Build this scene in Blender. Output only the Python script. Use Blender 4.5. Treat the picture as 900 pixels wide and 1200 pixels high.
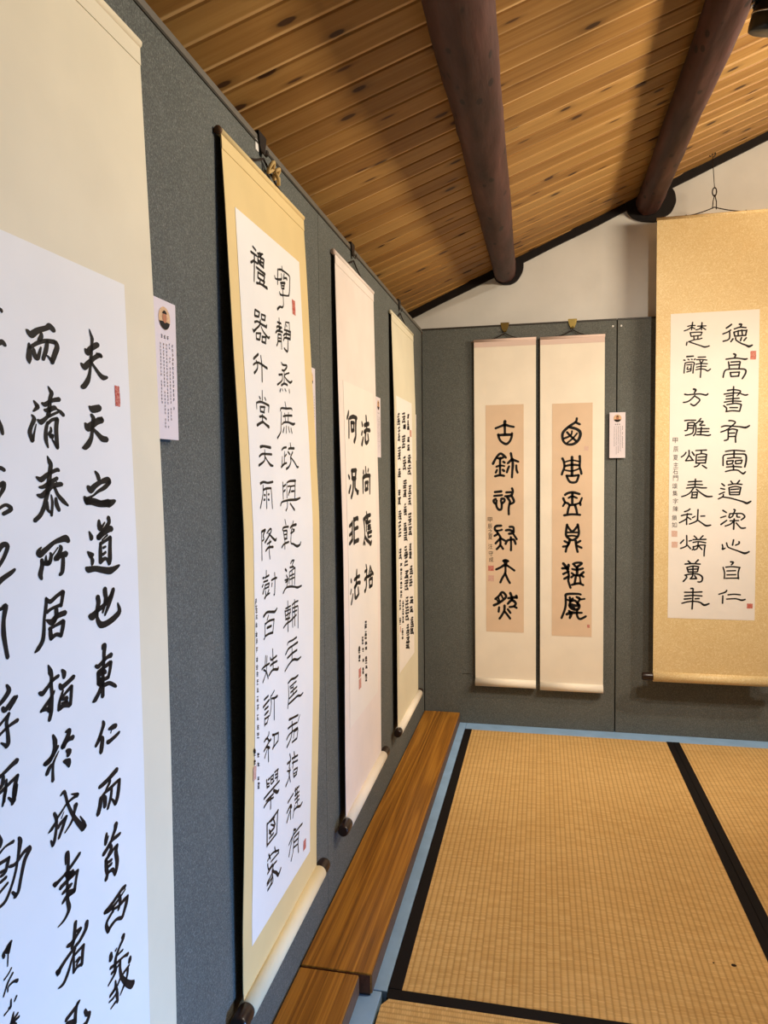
import bpy, bmesh, math, random
from mathutils import Vector, Matrix, noise
for o in list(bpy.data.objects): bpy.data.objects.remove(o, do_unlink=True)
SC = bpy.context.scene
COL = SC.collection
rnd = random.Random(7)

# ------------------------------------------------------------------ camera
cam = bpy.data.cameras.new('camera')
cam_o = bpy.data.objects.new('camera', cam); COL.objects.link(cam_o)
YAW, PITCH, ROLL = 0.2151, -0.0542, -0.0112
fwd = Vector((-math.sin(YAW)*math.cos(PITCH), math.cos(YAW)*math.cos(PITCH), math.sin(PITCH)))
rt = Vector((math.cos(YAW), math.sin(YAW), 0)); up = rt.cross(fwd)
r2 = math.cos(ROLL)*rt + math.sin(ROLL)*up
u2 = -math.sin(ROLL)*rt + math.cos(ROLL)*up
m = Matrix((r2, u2, -fwd)).transposed().to_4x4(); m.translation = Vector((0.5449, -3.3479, 1.183))
cam_o.matrix_world = m
cam.sensor_fit = 'VERTICAL'; cam.sensor_height = 36.0; cam.lens = 844.59/1200*36
cam.clip_start = 0.02
SC.camera = cam_o

# ------------------------------------------------------------------ world, light, exposure
w = bpy.data.worlds.new('world'); SC.world = w; w.use_nodes = True
bg = w.node_tree.nodes['Background']; bg.inputs[0].default_value = (0.86, 0.92, 1.0, 1); bg.inputs[1].default_value = 0.07
SC.view_settings.view_transform = 'Standard'; SC.view_settings.look = 'None'
SC.view_settings.exposure = 0.26; SC.view_settings.gamma = 1.0; SC.view_settings.use_curve_mapping = False

def aim(o, tgt): o.rotation_euler = (Vector(tgt) - o.location).to_track_quat('-Z', 'Y').to_euler()
def spot(loc, tgt, power, angle, blend=0.8, size=0.04, color=(1, 0.80, 0.58)):
    l = bpy.data.lights.new('spot_lamp', 'SPOT'); l.energy = power; l.spot_size = math.radians(angle); l.spot_blend = blend
    l.shadow_soft_size = size; l.color = color
    o = bpy.data.objects.new('spot_lamp', l); COL.objects.link(o); o.location = loc; aim(o, tgt); return o
def area(loc, tgt, power, sx, sy, color):
    l = bpy.data.lights.new('added_light', 'AREA'); l.shape = 'RECTANGLE'; l.size = sx; l.size_y = sy; l.energy = power; l.color = color
    o = bpy.data.objects.new('added_light', l); COL.objects.link(o); o.location = loc; aim(o, tgt); return o
WARM = (1, 0.91, 0.78)
spot((2.30, -1.12, 2.42), (1.20, 0.0, 0.62), 74, 60, 1.0, 0.03, WARM)      # on the gold scroll
spot((1.25, -1.65, 2.30), (0.60, 0.0, 0.92), 54, 80, 1.0, 0.03, WARM)      # on the pair of seal scrolls
spot((1.80, -0.95, 2.45), (0.0, -1.25, 1.15), 25, 80, 1.0, 0.03, (1, 0.96, 0.88))   # on the left wall, deep
spot((1.80, -1.95, 2.50), (0.0, -2.72, 1.70), 48, 70, 1.0, 0.03, (1, 0.97, 0.90))  # on the left wall, near
spot((1.75, -1.60, 2.50), (0.75, -1.00, 0.0), 88, 96, 1.0, 0.04, WARM)     # on the mats
lamp = area((2.75, -1.55, 1.97), (1.0, -1.25, 2.60), 34, 0.9, 0.3, (1, 0.85, 0.64))  # unseen warm area light added to stand for bounce onto the ceiling
lamp.data.spread = math.radians(130)
day = area((2.4, -2.90, 0.26), (0.0, -2.66, 0.20), 9.5, 0.7, 0.5, (0.20, 0.47, 1.0)) # unseen area light added for bluish outdoor light low on the left wall
day.data.spread = math.radians(70)

# ------------------------------------------------------------------ material helpers
def lin(c): return tuple(((x/255)/12.92 if x/255 <= 0.04045 else ((x/255+0.055)/1.055)**2.4) for x in c) + (1,)
MATS = {}
class NT:
    def __init__(s, name, rough=0.7, spec=0.3):
        s.m = bpy.data.materials.new(name); s.m.use_nodes = True; s.t = s.m.node_tree; s.b = s.t.nodes['Principled BSDF']
        s.b.inputs['Roughness'].default_value = rough; s.b.inputs['Specular IOR Level'].default_value = spec
    def n(s, typ, **kw):
        x = s.t.nodes.new(typ)
        for k, v in kw.items(): setattr(x, k, v)
        return x
    def l(s, a, b): s.t.links.new(a, b)
    def val(s, sock, v):
        if isinstance(v, (int, float, tuple, list)): sock.default_value = v
        else: s.l(v, sock)
    def math(s, op, a, b=0.0, c=None):
        x = s.n('ShaderNodeMath', operation=op); s.val(x.inputs[0], a); s.val(x.inputs[1], b)
        if c is not None: s.val(x.inputs[2], c)
        return x.outputs[0]
    def obj(s): return s.n('ShaderNodeTexCoord').outputs['Object']
    def xyz(s, v):
        x = s.n('ShaderNodeSeparateXYZ'); s.l(v, x.inputs[0]); return x.outputs
    def comb(s, a, b, c):
        x = s.n('ShaderNodeCombineXYZ')
        for i, q in enumerate((a, b, c)): s.val(x.inputs[i], q)
        return x.outputs[0]
    def scale(s, v, sc):
        x = s.n('ShaderNodeVectorMath', operation='MULTIPLY'); s.l(v, x.inputs[0]); x.inputs[1].default_value = sc; return x.outputs[0]
    def noise(s, v, scale=5, detail=3, rough=0.5, dist=0.0):
        x = s.n('ShaderNodeTexNoise'); s.l(v, x.inputs['Vector']); x.inputs['Scale'].default_value = scale
        x.inputs['Detail'].default_value = detail; x.inputs['Roughness'].default_value = rough; x.inputs['Distortion'].default_value = dist
        return x.outputs['Fac']
    def white(s, v):
        x = s.n('ShaderNodeTexWhiteNoise', noise_dimensions='1D'); s.val(x.inputs['W'], v); return x.outputs['Value']
    def voro(s, v, scale=5, feature='F1', rand=1.0, dim='3D'):
        x = s.n('ShaderNodeTexVoronoi', feature=feature, voronoi_dimensions=dim); s.l(v, x.inputs['Vector']); x.inputs['Scale'].default_value = scale
        x.inputs['Randomness'].default_value = rand; return x.outputs
    def ramp(s, f, stops, interp='LINEAR'):
        x = s.n('ShaderNodeValToRGB'); s.val(x.inputs[0], f); r = x.color_ramp; r.interpolation = interp
        while len(r.elements) < len(stops): r.elements.new(0.5)
        for e, (p, c) in zip(r.elements, stops): e.position = p; e.color = c
        return x.outputs[0]
    def mix(s, f, a, b, mode='MIX'):
        x = s.n('ShaderNodeMix', data_type='RGBA', blend_type=mode); s.val(x.inputs[0], f); s.val(x.inputs[6], a); s.val(x.inputs[7], b); return x.outputs[2]
    def color(s, c): s.val(s.b.inputs['Base Color'], c)
    def bump(s, h, strength=0.3, dist=0.002):
        x = s.n('ShaderNodeBump'); x.inputs['Strength'].default_value = strength; x.inputs['Distance'].default_value = dist
        s.l(h, x.inputs['Height']); s.l(x.outputs[0], s.b.inputs['Normal'])

def plain(name, c, rough=0.6, spec=0.3, metal=0.0, var=0.06, nscale=40):
    k = NT(name, rough, spec); v = k.obj(); n = k.noise(v, nscale, 3)
    a = lin(c); d = tuple(x*(1-var) for x in a[:3]) + (1,); e = tuple(min(1, x*(1+var)) for x in a[:3]) + (1,)
    k.color(k.ramp(n, [(0.3, d), (0.7, e)])); k.b.inputs['Metallic'].default_value = metal
    return k.m
def cloth(name, c, var=0.05, rough=0.75, weave=0.15):
    k = NT(name, rough, 0.2); v = k.obj()
    n = k.noise(v, 9, 4); fine = k.noise(k.scale(v, (1, 1, 6)), 260, 2)
    a = lin(c); d = tuple(x*(1-var) for x in a[:3]) + (1,); e = tuple(min(1, x*(1+var*.6)) for x in a[:3]) + (1,)
    k.color(k.mix(0.12, k.ramp(n, [(0.3, d), (0.7, e)]), k.ramp(fine, [(0.3, d), (0.7, a)])))
    k.bump(fine, weave, 0.0004); return k.m

def felt():
    k = NT('grey_felt', 0.95, 0.08); v = k.obj()
    n = k.noise(v, 6, 4); f = k.noise(v, 420, 2, 0.7); g = k.noise(v, 140, 3, 0.7)
    base = k.ramp(f, [(0.30, lin((74, 76, 72))), (0.55, lin((103, 105, 99))), (0.75, lin((146, 147, 140)))])
    base = k.mix(0.25, base, k.ramp(n, [(0.3, lin((88, 88, 86))), (0.7, lin((110, 110, 107)))]))
    fl = k.ramp(g, [(0.66, (0, 0, 0, 1)), (0.74, (1, 1, 1, 1))])
    k.color(k.mix(k.math('MULTIPLY', fl, 0.35), base, lin((176, 176, 170)))); k.bump(f, 0.35, 0.001); return k.m

def plaster():
    k = NT('white_plaster', 0.9, 0.15); v = k.obj(); n = k.noise(v, 4, 5); f = k.noise(v, 60, 3)
    k.color(k.ramp(n, [(0.3, lin((206, 202, 194))), (0.7, lin((222, 218, 210)))])); k.bump(f, 0.12, 0.002); return k.m

PITCH_P, SKEW = 0.0785, 0.17
def planks():
    k = NT('cedar_planks', 0.55, 0.25); x, y, z = k.xyz(k.obj())
    b = k.math('SUBTRACT', y, k.math('MULTIPLY', x, SKEW)); q = k.math('DIVIDE', b, PITCH_P)
    idx = k.math('FLOOR', q); fr = k.math('SUBTRACT', q, idx); r = k.white(idx); r2_ = k.white(k.math('ADD', idx, 37.3))
    off = k.math('MULTIPLY', r, 60.0)
    g = k.comb(k.math('ADD', k.math('MULTIPLY', x, 2.2), off), k.math('MULTIPLY', b, 55.0), k.math('MULTIPLY', r2_, 20))
    gr = k.noise(g, 1.0, 5, 0.6, 0.6)
    wide = k.noise(k.comb(k.math('ADD', k.math('MULTIPLY', x, 0.8), off), k.math('MULTIPLY', b, 14.0), 0.0), 1.0, 3)
    c = k.ramp(gr, [(0.30, lin((134, 92, 44))), (0.5, lin((168, 124, 64))), (0.7, lin((194, 152, 88)))])
    c = k.mix(0.35, c, k.ramp(wide, [(0.3, lin((124, 82, 36))), (0.7, lin((192, 150, 88)))]))
    c = k.mix(0.42, c, k.ramp(r, [(0.0, lin((126, 84, 36))), (0.5, lin((166, 120, 60))), (1.0, lin((194, 154, 92)))]))
    # pale edge strip: sapwood tone plus the groove's highlight, put into the colour
    pale_edge = k.ramp(fr, [(0.80, (0, 0, 0, 1)), (0.86, (1, 1, 1, 1))])
    pale_edge2 = k.math('MULTIPLY', pale_edge, k.ramp(r2_, [(0.25, (0.25, 0.25, 0.25, 1)), (0.6, (0.95, 0.95, 0.95, 1))]))
    c = k.mix(pale_edge2, c, lin((226, 186, 128)))
    # knots
    kv = k.comb(k.math('ADD', k.math('MULTIPLY', x, 5.2), off), k.math('MULTIPLY', b, 11.0), 0.0)
    vo = k.voro(kv, 1.0, dim='2D')
    gate = k.white(k.xyz(vo['Color'])[0])
    d = k.math('ADD', vo['Distance'], k.math('MULTIPLY', k.ramp(k.xyz(vo['Color'])[1], [(0.46, (0, 0, 0, 1)), (0.50, (1, 1, 1, 1))]), 1.0))
    d = k.math('ADD', d, k.math('MULTIPLY', k.math('SUBTRACT', gr, 0.5), 0.10))
    kn = k.ramp(d, [(0.0, (1, 1, 1, 1)), (0.075, (1, 1, 1, 1)), (0.105, (0.32, 0.32, 0.32, 1)), (0.22, (0, 0, 0, 1))])
    c = k.mix(k.math('MULTIPLY', kn, 0.92), c, lin((54, 26, 12)))
    v2 = k.voro(k.comb(k.math('ADD', k.math('MULTIPLY', x, 4.1), k.math('MULTIPLY', r2_, 40.0)), k.math('MULTIPLY', b, 16.0), 0.0), 1.0, dim='2D')
    d2 = k.math('ADD', v2['Distance'], k.math('MULTIPLY', k.ramp(k.xyz(v2['Color'])[2], [(0.30, (0, 0, 0, 1)), (0.34, (1, 1, 1, 1))]), 1.0))
    c = k.mix(k.ramp(d2, [(0.0, (0.9, 0.9, 0.9, 1)), (0.05, (0.85, 0.85, 0.85, 1)), (0.08, (0.3, 0.3, 0.3, 1)), (0.16, (0, 0, 0, 1))]), c, lin((70, 36, 16)))
    k.color(c); k.bump(gr, 0.12, 0.001); return k.m

def bench_wood():
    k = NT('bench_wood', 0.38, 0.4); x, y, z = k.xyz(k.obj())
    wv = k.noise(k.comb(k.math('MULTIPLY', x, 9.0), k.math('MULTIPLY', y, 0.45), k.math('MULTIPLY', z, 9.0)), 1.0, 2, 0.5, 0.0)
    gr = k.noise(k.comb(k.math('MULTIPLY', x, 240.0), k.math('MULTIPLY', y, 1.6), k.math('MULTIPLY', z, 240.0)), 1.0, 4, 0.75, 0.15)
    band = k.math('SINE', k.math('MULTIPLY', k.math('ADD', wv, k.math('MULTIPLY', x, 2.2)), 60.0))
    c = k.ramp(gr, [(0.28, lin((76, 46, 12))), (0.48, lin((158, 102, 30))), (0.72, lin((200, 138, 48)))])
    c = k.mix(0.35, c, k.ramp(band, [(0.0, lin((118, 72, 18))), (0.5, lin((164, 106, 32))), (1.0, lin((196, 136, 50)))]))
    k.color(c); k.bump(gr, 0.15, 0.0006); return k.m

def tatami(name, along_y=True):
    k = NT(name, 0.75, 0.2); x, y, z = k.xyz(k.obj())
    a, b = (x, y) if along_y else (y, x)          # ribs run along b
    rib = k.math('DIVIDE', a, 0.0157); ri = k.math('FLOOR', rib); rf = k.math('SUBTRACT', rib, ri)
    hump = k.math('SINE', k.math('MULTIPLY', rf, math.pi))
    sh = k.math('MULTIPLY', k.math('MODULO', ri, 2.0), 0.5)
    st = k.math('ADD', k.math('DIVIDE', b, 0.0052), sh); si = k.math('FLOOR', st); sf = k.math('SUBTRACT', st, si)
    strand = k.math('SINE', k.math('MULTIPLY', sf, math.pi))
    rv = k.white(k.math('ADD', k.math('MULTIPLY', si, 1.37), k.math('MULTIPLY', k.math('FLOOR', k.math('MULTIPLY', rib, 0.5)), 17.13)))
    rows = k.white(si)
    big = k.noise(k.obj(), 2.2, 4)
    c = k.ramp(rv, [(0.0, lin((196, 155, 92))), (0.5, lin((216, 174, 108))), (1.0, lin((232, 194, 128)))])
    c = k.mix(0.35, c, k.ramp(rows, [(0.0, lin((196, 155, 92))), (1.0, lin((228, 190, 126)))]))
    c = k.mix(0.35, c, k.ramp(big, [(0.3, lin((196, 154, 92))), (0.7, lin((230, 188, 124)))]))
    gap = k.ramp(hump, [(0.0, (1, 1, 1, 1)), (0.75, (0, 0, 0, 1))])
    c = k.mix(k.math('MULTIPLY', gap, 0.42), c, lin((128, 88, 40)))
    sg = k.ramp(strand, [(0.0, (1, 1, 1, 1)), (0.4, (0, 0, 0, 1))])
    c = k.mix(k.math('MULTIPLY', sg, 0.34), c, lin((134, 94, 46)))
    k.color(c)
    k.bump(k.math('ADD', hump, k.math('MULTIPLY', strand, 0.3)), 0.4, 0.0016); return k.m

def log_mat():
    k = NT('dark_log', 0.62, 0.3); v = k.obj(); x, y, z = k.xyz(v)
    g = k.noise(k.scale(v, (14, 2.5, 14)), 1.0, 5, 0.6); p = k.voro(k.scale(v, (30, 15, 30)), 1.0)
    c = k.ramp(g, [(0.3, lin((46, 27, 22))), (0.55, lin((76, 46, 39))), (0.75, lin((100, 64, 54)))])
    pit = k.ramp(p['Distance'], [(0.0, (1, 1, 1, 1)), (0.20, (0.95, 0.95, 0.95, 1)), (0.27, (0, 0, 0, 1))])
    gate = k.ramp(k.xyz(p['Color'])[0], [(0.50, (0, 0, 0, 1)), (0.54, (1, 1, 1, 1))])
    c = k.mix(k.math('MULTIPLY', pit, k.math('MULTIPLY', gate, 0.85)), c, lin((24, 12, 10)))
    k.color(c); k.bump(g, 0.6, 0.008); return k.m

def brocade():
    k = NT('gold_brocade', 0.5, 0.35); x, y, z = k.xyz(k.obj()); v = k.comb(x, z, 0.0)
    n = k.noise(v, 46, 2, 0.5, 2.6); n2 = k.noise(v, 3, 3)
    line = k.math('ABSOLUTE', k.math('SUBTRACT', n, 0.5))
    c = k.ramp(line, [(0.0, lin((244, 224, 178))), (0.03, lin((232, 206, 152))), (0.06, lin((222, 192, 136)))])
    c = k.mix(0.25, c, k.ramp(n2, [(0.3, lin((212, 180, 122))), (0.7, lin((234, 208, 156)))]))
    k.color(c); k.bump(k.math('MULTIPLY', line, -1.0), 0.3, 0.001); return k.m

def seal_mat(name, a):
    k = NT(name, 0.7, 0.15); v = k.obj(); x, y, z = k.xyz(v); q = k.noise(v, 420, 2, 0.6, 1.5)
    red = tuple(lin((178, 52, 44))[i]*a + lin((222, 200, 180))[i]*(1-a) for i in range(3)) + (1,)
    pale = tuple(lin((214, 150, 130))[i]*a + lin((226, 206, 186))[i]*(1-a) for i in range(3)) + (1,)
    k.color(k.ramp(q, [(0.44, red), (0.56, pale)])); return k.m

M = dict(
 felt=felt(), plaster=plaster(), planks=planks(), bench=bench_wood(), tat_y=tatami('rush_weave', True), tat_x=tatami('rush_weave_cross', False),
 log=log_mat(), brocade=brocade(), blue=plain('pale_blue_boards', (146, 180, 214), 0.6, 0.3, 0, 0.08, 14), heri=cloth('black_border_cloth', (22, 17, 16), 0.2, 0.8),
 pit=plain('dark_subfloor', (30, 26, 22), 0.9), black=plain('black_paint', (24, 18, 16), 0.6, 0.25, 0, 0.3, 30), ink=plain('black_ink', (20, 18, 17), 0.55, 0.3, 0, 0.2, 90),
 rim=plain('dark_frame_edge', (60, 56, 50), 0.5, 0.4, 0.3), railm=plain('frame_edge', (112, 106, 96), 0.5, 0.4, 0.3),
 paper_white=cloth('white_paper', (240, 236, 230), 0.03, 0.85, 0.05), paper_cream=cloth('cream_paper', (240, 231, 220), 0.03, 0.85, 0.05),
 paper_tan=cloth('tan_paper', (226, 197, 166), 0.06, 0.85, 0.05), silk_ivory=cloth('ivory_silk', (232, 220, 192)), silk_yellow=cloth('yellow_silk', (230, 203, 146)), rod_cream=cloth('cream_rod_silk', (240, 226, 190)),
 silk_pink=cloth('pale_pink_silk', (240, 226, 216)), silk_cream=cloth('cream_silk', (224, 214, 186)), silk_white=cloth('white_silk', (244, 232, 212)),
 fold=cloth('pink_fold_silk', (226, 200, 186)), knob=plain('dark_wood_knob', (42, 28, 22), 0.3, 0.5), brown=plain('brown_wood_tip', (96, 66, 40), 0.5),
 brass=plain('brass', (150, 128, 70), 0.35, 0.5, 0.9), iron=plain('dark_iron', (48, 42, 38), 0.45, 0.5, 0.6), cord=plain('brown_cord', (44, 34, 28), 0.9),
 card=cloth('card_paper', (226, 214, 216), 0.02, 0.7, 0.03), core=plain('foam_core', (190, 184, 178), 0.8), grey_ink=plain('grey_print', (70, 62, 62), 0.7),
 skin=plain('print_skin_tone', (186, 124, 92), 0.7), hair=plain('print_dark_hair', (30, 24, 22), 0.7), photo=plain('print_warm_backdrop', (216, 178, 138), 0.7, 0.2, 0, 0.15, 300),
 side_shade=plain('shaded_side_brown', (104, 78, 60), 0.5, 0.3, 0, 0.15, 60), endgrain=plain('dark_end_grain', (92, 52, 30), 0.6, 0.3, 0, 0.25, 120), white=plain('white_plastic', (232, 228, 222), 0.4, 0.4), lamp=plain('gunmetal', (58, 58, 56), 0.32, 0.5, 0.7), chrome=plain('polished_ring', (200, 200, 200), 0.15, 0.6, 1.0),
 lampglass=plain('lamp_front', (70, 66, 60), 0.2, 0.5), ribbon=plain('gold_ribbon', (196, 164, 104), 0.6), scorch=plain('scorch', (26, 20, 16), 0.9))

# ------------------------------------------------------------------ mesh helpers
def mesh_obj(name, bm, mat, parent=None, smooth=False, loc=None):
    me = bpy.data.meshes.new(name); bm.normal_update(); bm.to_mesh(me); bm.free()
    if mat: me.materials.append(mat)
    if smooth:
        for p in me.polygons: p.use_smooth = True
    o = bpy.data.objects.new(name, me); COL.objects.link(o)
    if parent: o.parent = parent
    if loc: o.location = loc
    return o
def tag(o, label, cat, group=None):
    o['label'] = label; o['category'] = cat
    if group: o['group'] = group
    return o
def struct(o): o['kind'] = 'structure'; return o
def thing(name, loc, label, cat, group=None):
    o = bpy.data.objects.new(name, None); COL.objects.link(o); o.location = loc; o.empty_display_size = 0.05
    return tag(o, label, cat, group)
def box_bm(a, b, bevel=0.0, seg=2):
    bm = bmesh.new(); bmesh.ops.create_cube(bm, size=1)
    a, b = Vector(a), Vector(b); c = (a+b)/2; s = b-a
    for v in bm.verts: v.co = Vector((v.co.x*s.x, v.co.y*s.y, v.co.z*s.z)) + c
    if bevel: bmesh.ops.bevel(bm, geom=list(bm.edges), offset=bevel, segments=seg, affect='EDGES', profile=0.6)
    return bm
def add_tube(bm, pts, r, n=12, caps=True):
    pts = [Vector(p) for p in pts]; rs = r if isinstance(r, (list, tuple)) else [r]*len(pts); rings = []
    ref = None
    for i, p in enumerate(pts):
        t = ((pts[min(i+1, len(pts)-1)] - pts[max(i-1, 0)])).normalized()
        if ref is None: ref = Vector((0, 0, 1)) if abs(t.z) < 0.9 else Vector((1, 0, 0))
        s = t.cross(ref).normalized(); q = s.cross(t); ref = q
        rings.append([bm.verts.new(p + rs[i]*(math.cos(2*math.pi*k/n)*s + math.sin(2*math.pi*k/n)*q)) for k in range(n)])
    for a, b in zip(rings, rings[1:]):
        for k in range(n): bm.faces.new((a[k], a[(k+1) % n], b[(k+1) % n], b[k]))
    if caps:
        bm.faces.new(list(reversed(rings[0]))); bm.faces.new(rings[-1])
    return bm
def tube_bm(pts, r, n=12): return add_tube(bmesh.new(), pts, r, n)
def prism_bm(poly, n0, n1):      # poly: list of 3D points, extruded by vector from n0 to n1
    bm = bmesh.new(); n0, n1 = Vector(n0), Vector(n1)
    a = [bm.verts.new(Vector(p)+n0) for p in poly]; b = [bm.verts.new(Vector(p)+n1) for p in poly]; k = len(poly)
    bm.faces.new(a); bm.faces.new(list(reversed(b)))
    for i in range(k): bm.faces.new((a[i], b[i], b[(i+1) % k], a[(i+1) % k]))
    bmesh.ops.recalc_face_normals(bm, faces=bm.faces); return bm

# ------------------------------------------------------------------ room shell
RIDGE_X, CZ0, CK = 2.0, 1.965, 0.43
def ceil_z(x): return CZ0 + CK*x if x <= RIDGE_X else CZ0 + CK*(2*RIDGE_X - x)
XL, XR, YN, YB = -0.16, 3.9, -5.0, 0.05
struct(mesh_obj('floor', box_bm((XL, YN, -0.10), (XR, YB, -0.055)), M['pit']))
struct(mesh_obj('wall_back', prism_bm([(XL, 0, -0.1), (XR, 0, -0.1), (XR, 0, ceil_z(XR)+.01), (RIDGE_X, 0, ceil_z(RIDGE_X)+.01), (XL, 0, ceil_z(XL)+.01)], (0, YB, 0), (0, YB+.12, 0)), M['plaster']))
struct(mesh_obj('wall_left', box_bm((XL-.1, YN, -0.1), (XL, YB+.12, ceil_z(XL)+.03)), M['plaster']))
struct(mesh_obj('wall_right', box_bm((XR, YN, -0.1), (XR+.1, YB+.12, ceil_z(XR)+.03)), M['plaster']))
def ceiling():
    bm = bmesh.new()
    prof = [(0.0, 0.0045), (0.03, 0.0), (0.84, 0.0), (0.985, 0.0035), (1.0, 0.0045)]
    k0, k1 = int(YN/PITCH_P)-8, int((YB+.1)/PITCH_P)+2
    rows = []
    for kk in range(k0, k1):
        for f, h in prof[:-1]: rows.append(((kk+f)*PITCH_P, h))
    rows.append((k1*PITCH_P, 0.0045))
    xs = [XL-.05, RIDGE_X, XR+.05]
    grid = []
    for b, h in rows:
        grid.append([bm.verts.new((x, b + SKEW*min(x, 2*RIDGE_X-x), ceil_z(x)+h)) for x in xs])
    for i in range(len(grid)-1):
        for j in range(2): bm.faces.new((grid[i][j], grid[i+1][j], grid[i+1][j+1], grid[i][j+1]))
    return bm
struct(mesh_obj('ceiling', ceiling(), M['planks']))
def roof_deck():   # boards' upper side, keeps daylight out
    return prism_bm([(XL-.1, 0, ceil_z(XL-.1)+.02), (RIDGE_X, 0, ceil_z(RIDGE_X)+.02), (XR+.1, 0, ceil_z(XR+.1)+.02), (XR+.1, 0, ceil_z(XR)+.08), (RIDGE_X, 0, ceil_z(RIDGE_X)+.09), (XL-.1, 0, ceil_z(XL)+.08)], (0, YN-.6, 0), (0, YB+.14, 0))
struct(mesh_obj('ceiling_deck', roof_deck(), M['planks']))
# painted black line where ceiling meets the gable wall
def trim_strip():
    bm = bmesh.new(); N = 60; top = []; bot = []
    for i in range(N+1):
        x = XL + (XR-XL)*i/N; zc = ceil_z(x)
        top.append((x, zc+.012)); bot.append((x, zc-.036+.004*noise.noise(Vector((x*6, 0, 3)))))
    for y in (YB-.012, YB+.003):
        pass
    ring = [(x, 0, z) for x, z in top] + [(x, 0, z) for x, z in reversed(bot)]
    f = [bm.verts.new((x, YB-.012, z)) for x, _, z in ring]; g = [bm.verts.new((x, YB+.004, z)) for x, _, z in ring]
    n = len(ring); h = N+1
    for i in range(N):
        bm.faces.new((f[i], f[i+1], f[n-2-i], f[n-1-i]))
    for i in range(n): bm.faces.new((f[i], f[(i+1) % n], g[(i+1) % n], g[i]))
    bmesh.ops.recalc_face_normals(bm, faces=bm.faces); return bm
struct(mesh_obj('trim_1', trim_strip(), M['black']))
# pale blue floor boards round the mats
MX0, MX1, MX2 = 0.2034, 1.0768+.0265, 1.99
MYB, MYF = -0.084, -1.7916
def board(name, a, b): return struct(mesh_obj(name, box_bm(a, b, 0.002), M['blue']))
board('trim_2', (XL, -1.800, -0.055), (MX0-.002, 0.045, 0.0))
board('trim_3', (XL, -3.9, -0.055), (0.190, -1.803, 0.0))
board('trim_4', (MX0-.001, MYB+.002, -0.055), (XR, 0.045, 0.0))
board('trim_5', (MX2+.002, -3.9, -0.055), (XR, MYB+.001, 0.0))

# ------------------------------------------------------------------ tatami mats
def mat(label, x0, x1, y0, y1, along_y, heri, corner=0.0, marks=(), hw=0.030):
    t = thing('tatami_mat', ((x0+x1)/2, (y0+y1)/2, -0.055), label, 'tatami mat', None)
    L = Vector(t.location)
    if corner:
        poly = [(x0, y0, 0), (x1, y0, 0), (x1, y1, 0), (x0+corner*.6, y1, 0), (x0, y1-corner, 0)]
        bm = prism_bm([Vector(p)-Vector((L.x, L.y, 0)) for p in poly], (0, 0, 0), (0, 0, 0.056))
    else:
        bm = box_bm(Vector((x0, y0, -0.055))-L, Vector((x1, y1, 0.001))-L, 0.002)
    mesh_obj('rush_cover', bm, M['tat_y' if along_y else 'tat_x'], t)
    for (a, b) in heri:
        mesh_obj('border_cloth', box_bm(Vector((a[0], a[1], -0.050))-L, Vector((b[0], b[1], 0.0028))-L, 0.0012), M['heri'], t)
    for (x, y, r) in marks:
        bm = bmesh.new(); n = 14
        a = [bm.verts.new(Vector((x + r*(1+.2*math.sin(3*i+x))*math.cos(2*math.pi*i/n), y + .8*r*math.sin(2*math.pi*i/n), 0.0022))-L) for i in range(n)]
        b = [bm.verts.new(v.co - Vector((0, 0, .0014))) for v in a]
        bm.faces.new(a)
        for i in range(n): bm.faces.new((a[i], b[i], b[(i+1) % n], a[(i+1) % n]))
        mesh_obj('burn_mark', bm, M['scorch'], t)
    return t
mat('long straw tatami mat with black cloth edges in the middle of the floor', MX0, MX1, MYF, MYB, True,
    [((MX0-.0005, MYF, 0), (MX0+.031, MYB, 0)), ((MX1-.0265, MYF, 0), (MX1, MYB, 0))], marks=[(0.994, -1.554, .0055), (0.949, -1.554, .002)])
mat('straw tatami mat at the right edge, beyond the thick black band', MX1+.001, MX2, MYF, MYB, True,
    [((MX1+.001, MYF, 0), (MX1+.027, MYB, 0)), ((MX2-.03, MYF, 0), (MX2, MYB, 0))])
mat('straw tatami mat nearest the camera with one chipped corner', 0.197, 1.99, -2.69, MYF-.002, False,
    [((0.2045, MYF-.032, 0), (1.99, MYF-.002, 0))], corner=0.052)

# ------------------------------------------------------------------ low benches
def bench(label, x0, x1, y0, y1, h):
    t = thing('low_bench', ((x0+x1)/2, (y0+y1)/2, 0.0), label, 'bench'); L = Vector(t.location)
    mesh_obj('plank', box_bm(Vector((x0, y0, .006))-L, Vector((x1, y1, h))-L, 0.0022), M['bench'], t)
    mesh_obj('shaded_side', box_bm(Vector((x1-.001, y0+.0015, .0065))-L, Vector((x1+.0012, y1-.0015, h-.0035))-L, 0.0006), M['side_shade'], t)  # thin strip over the side face, its shade put into a darker brown
    mesh_obj('end_grain', box_bm(Vector((x0+.003, y0-.0012, .0065))-L, Vector((x1-.003, y0+.001, h-.0035))-L, 0.0006), M['endgrain'], t)
    for yy in (y0+.002, (y0+y1)/2, y1-.06):
        mesh_obj('foot', box_bm(Vector((x0+.01, yy, 0))-L, Vector((x1-.004, yy+.05, .0068))-L, 0.001), M['knob'], t)
    return t
bench('long low brown wooden bench along the left wall, reaching the corner', 0.004, 0.1706, -1.823, -0.012, 0.0523)
bench('low brown wooden bench nearest the camera, butted against the longer one', 0.004, 0.1425, -3.30, -1.829, 0.0505)

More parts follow.
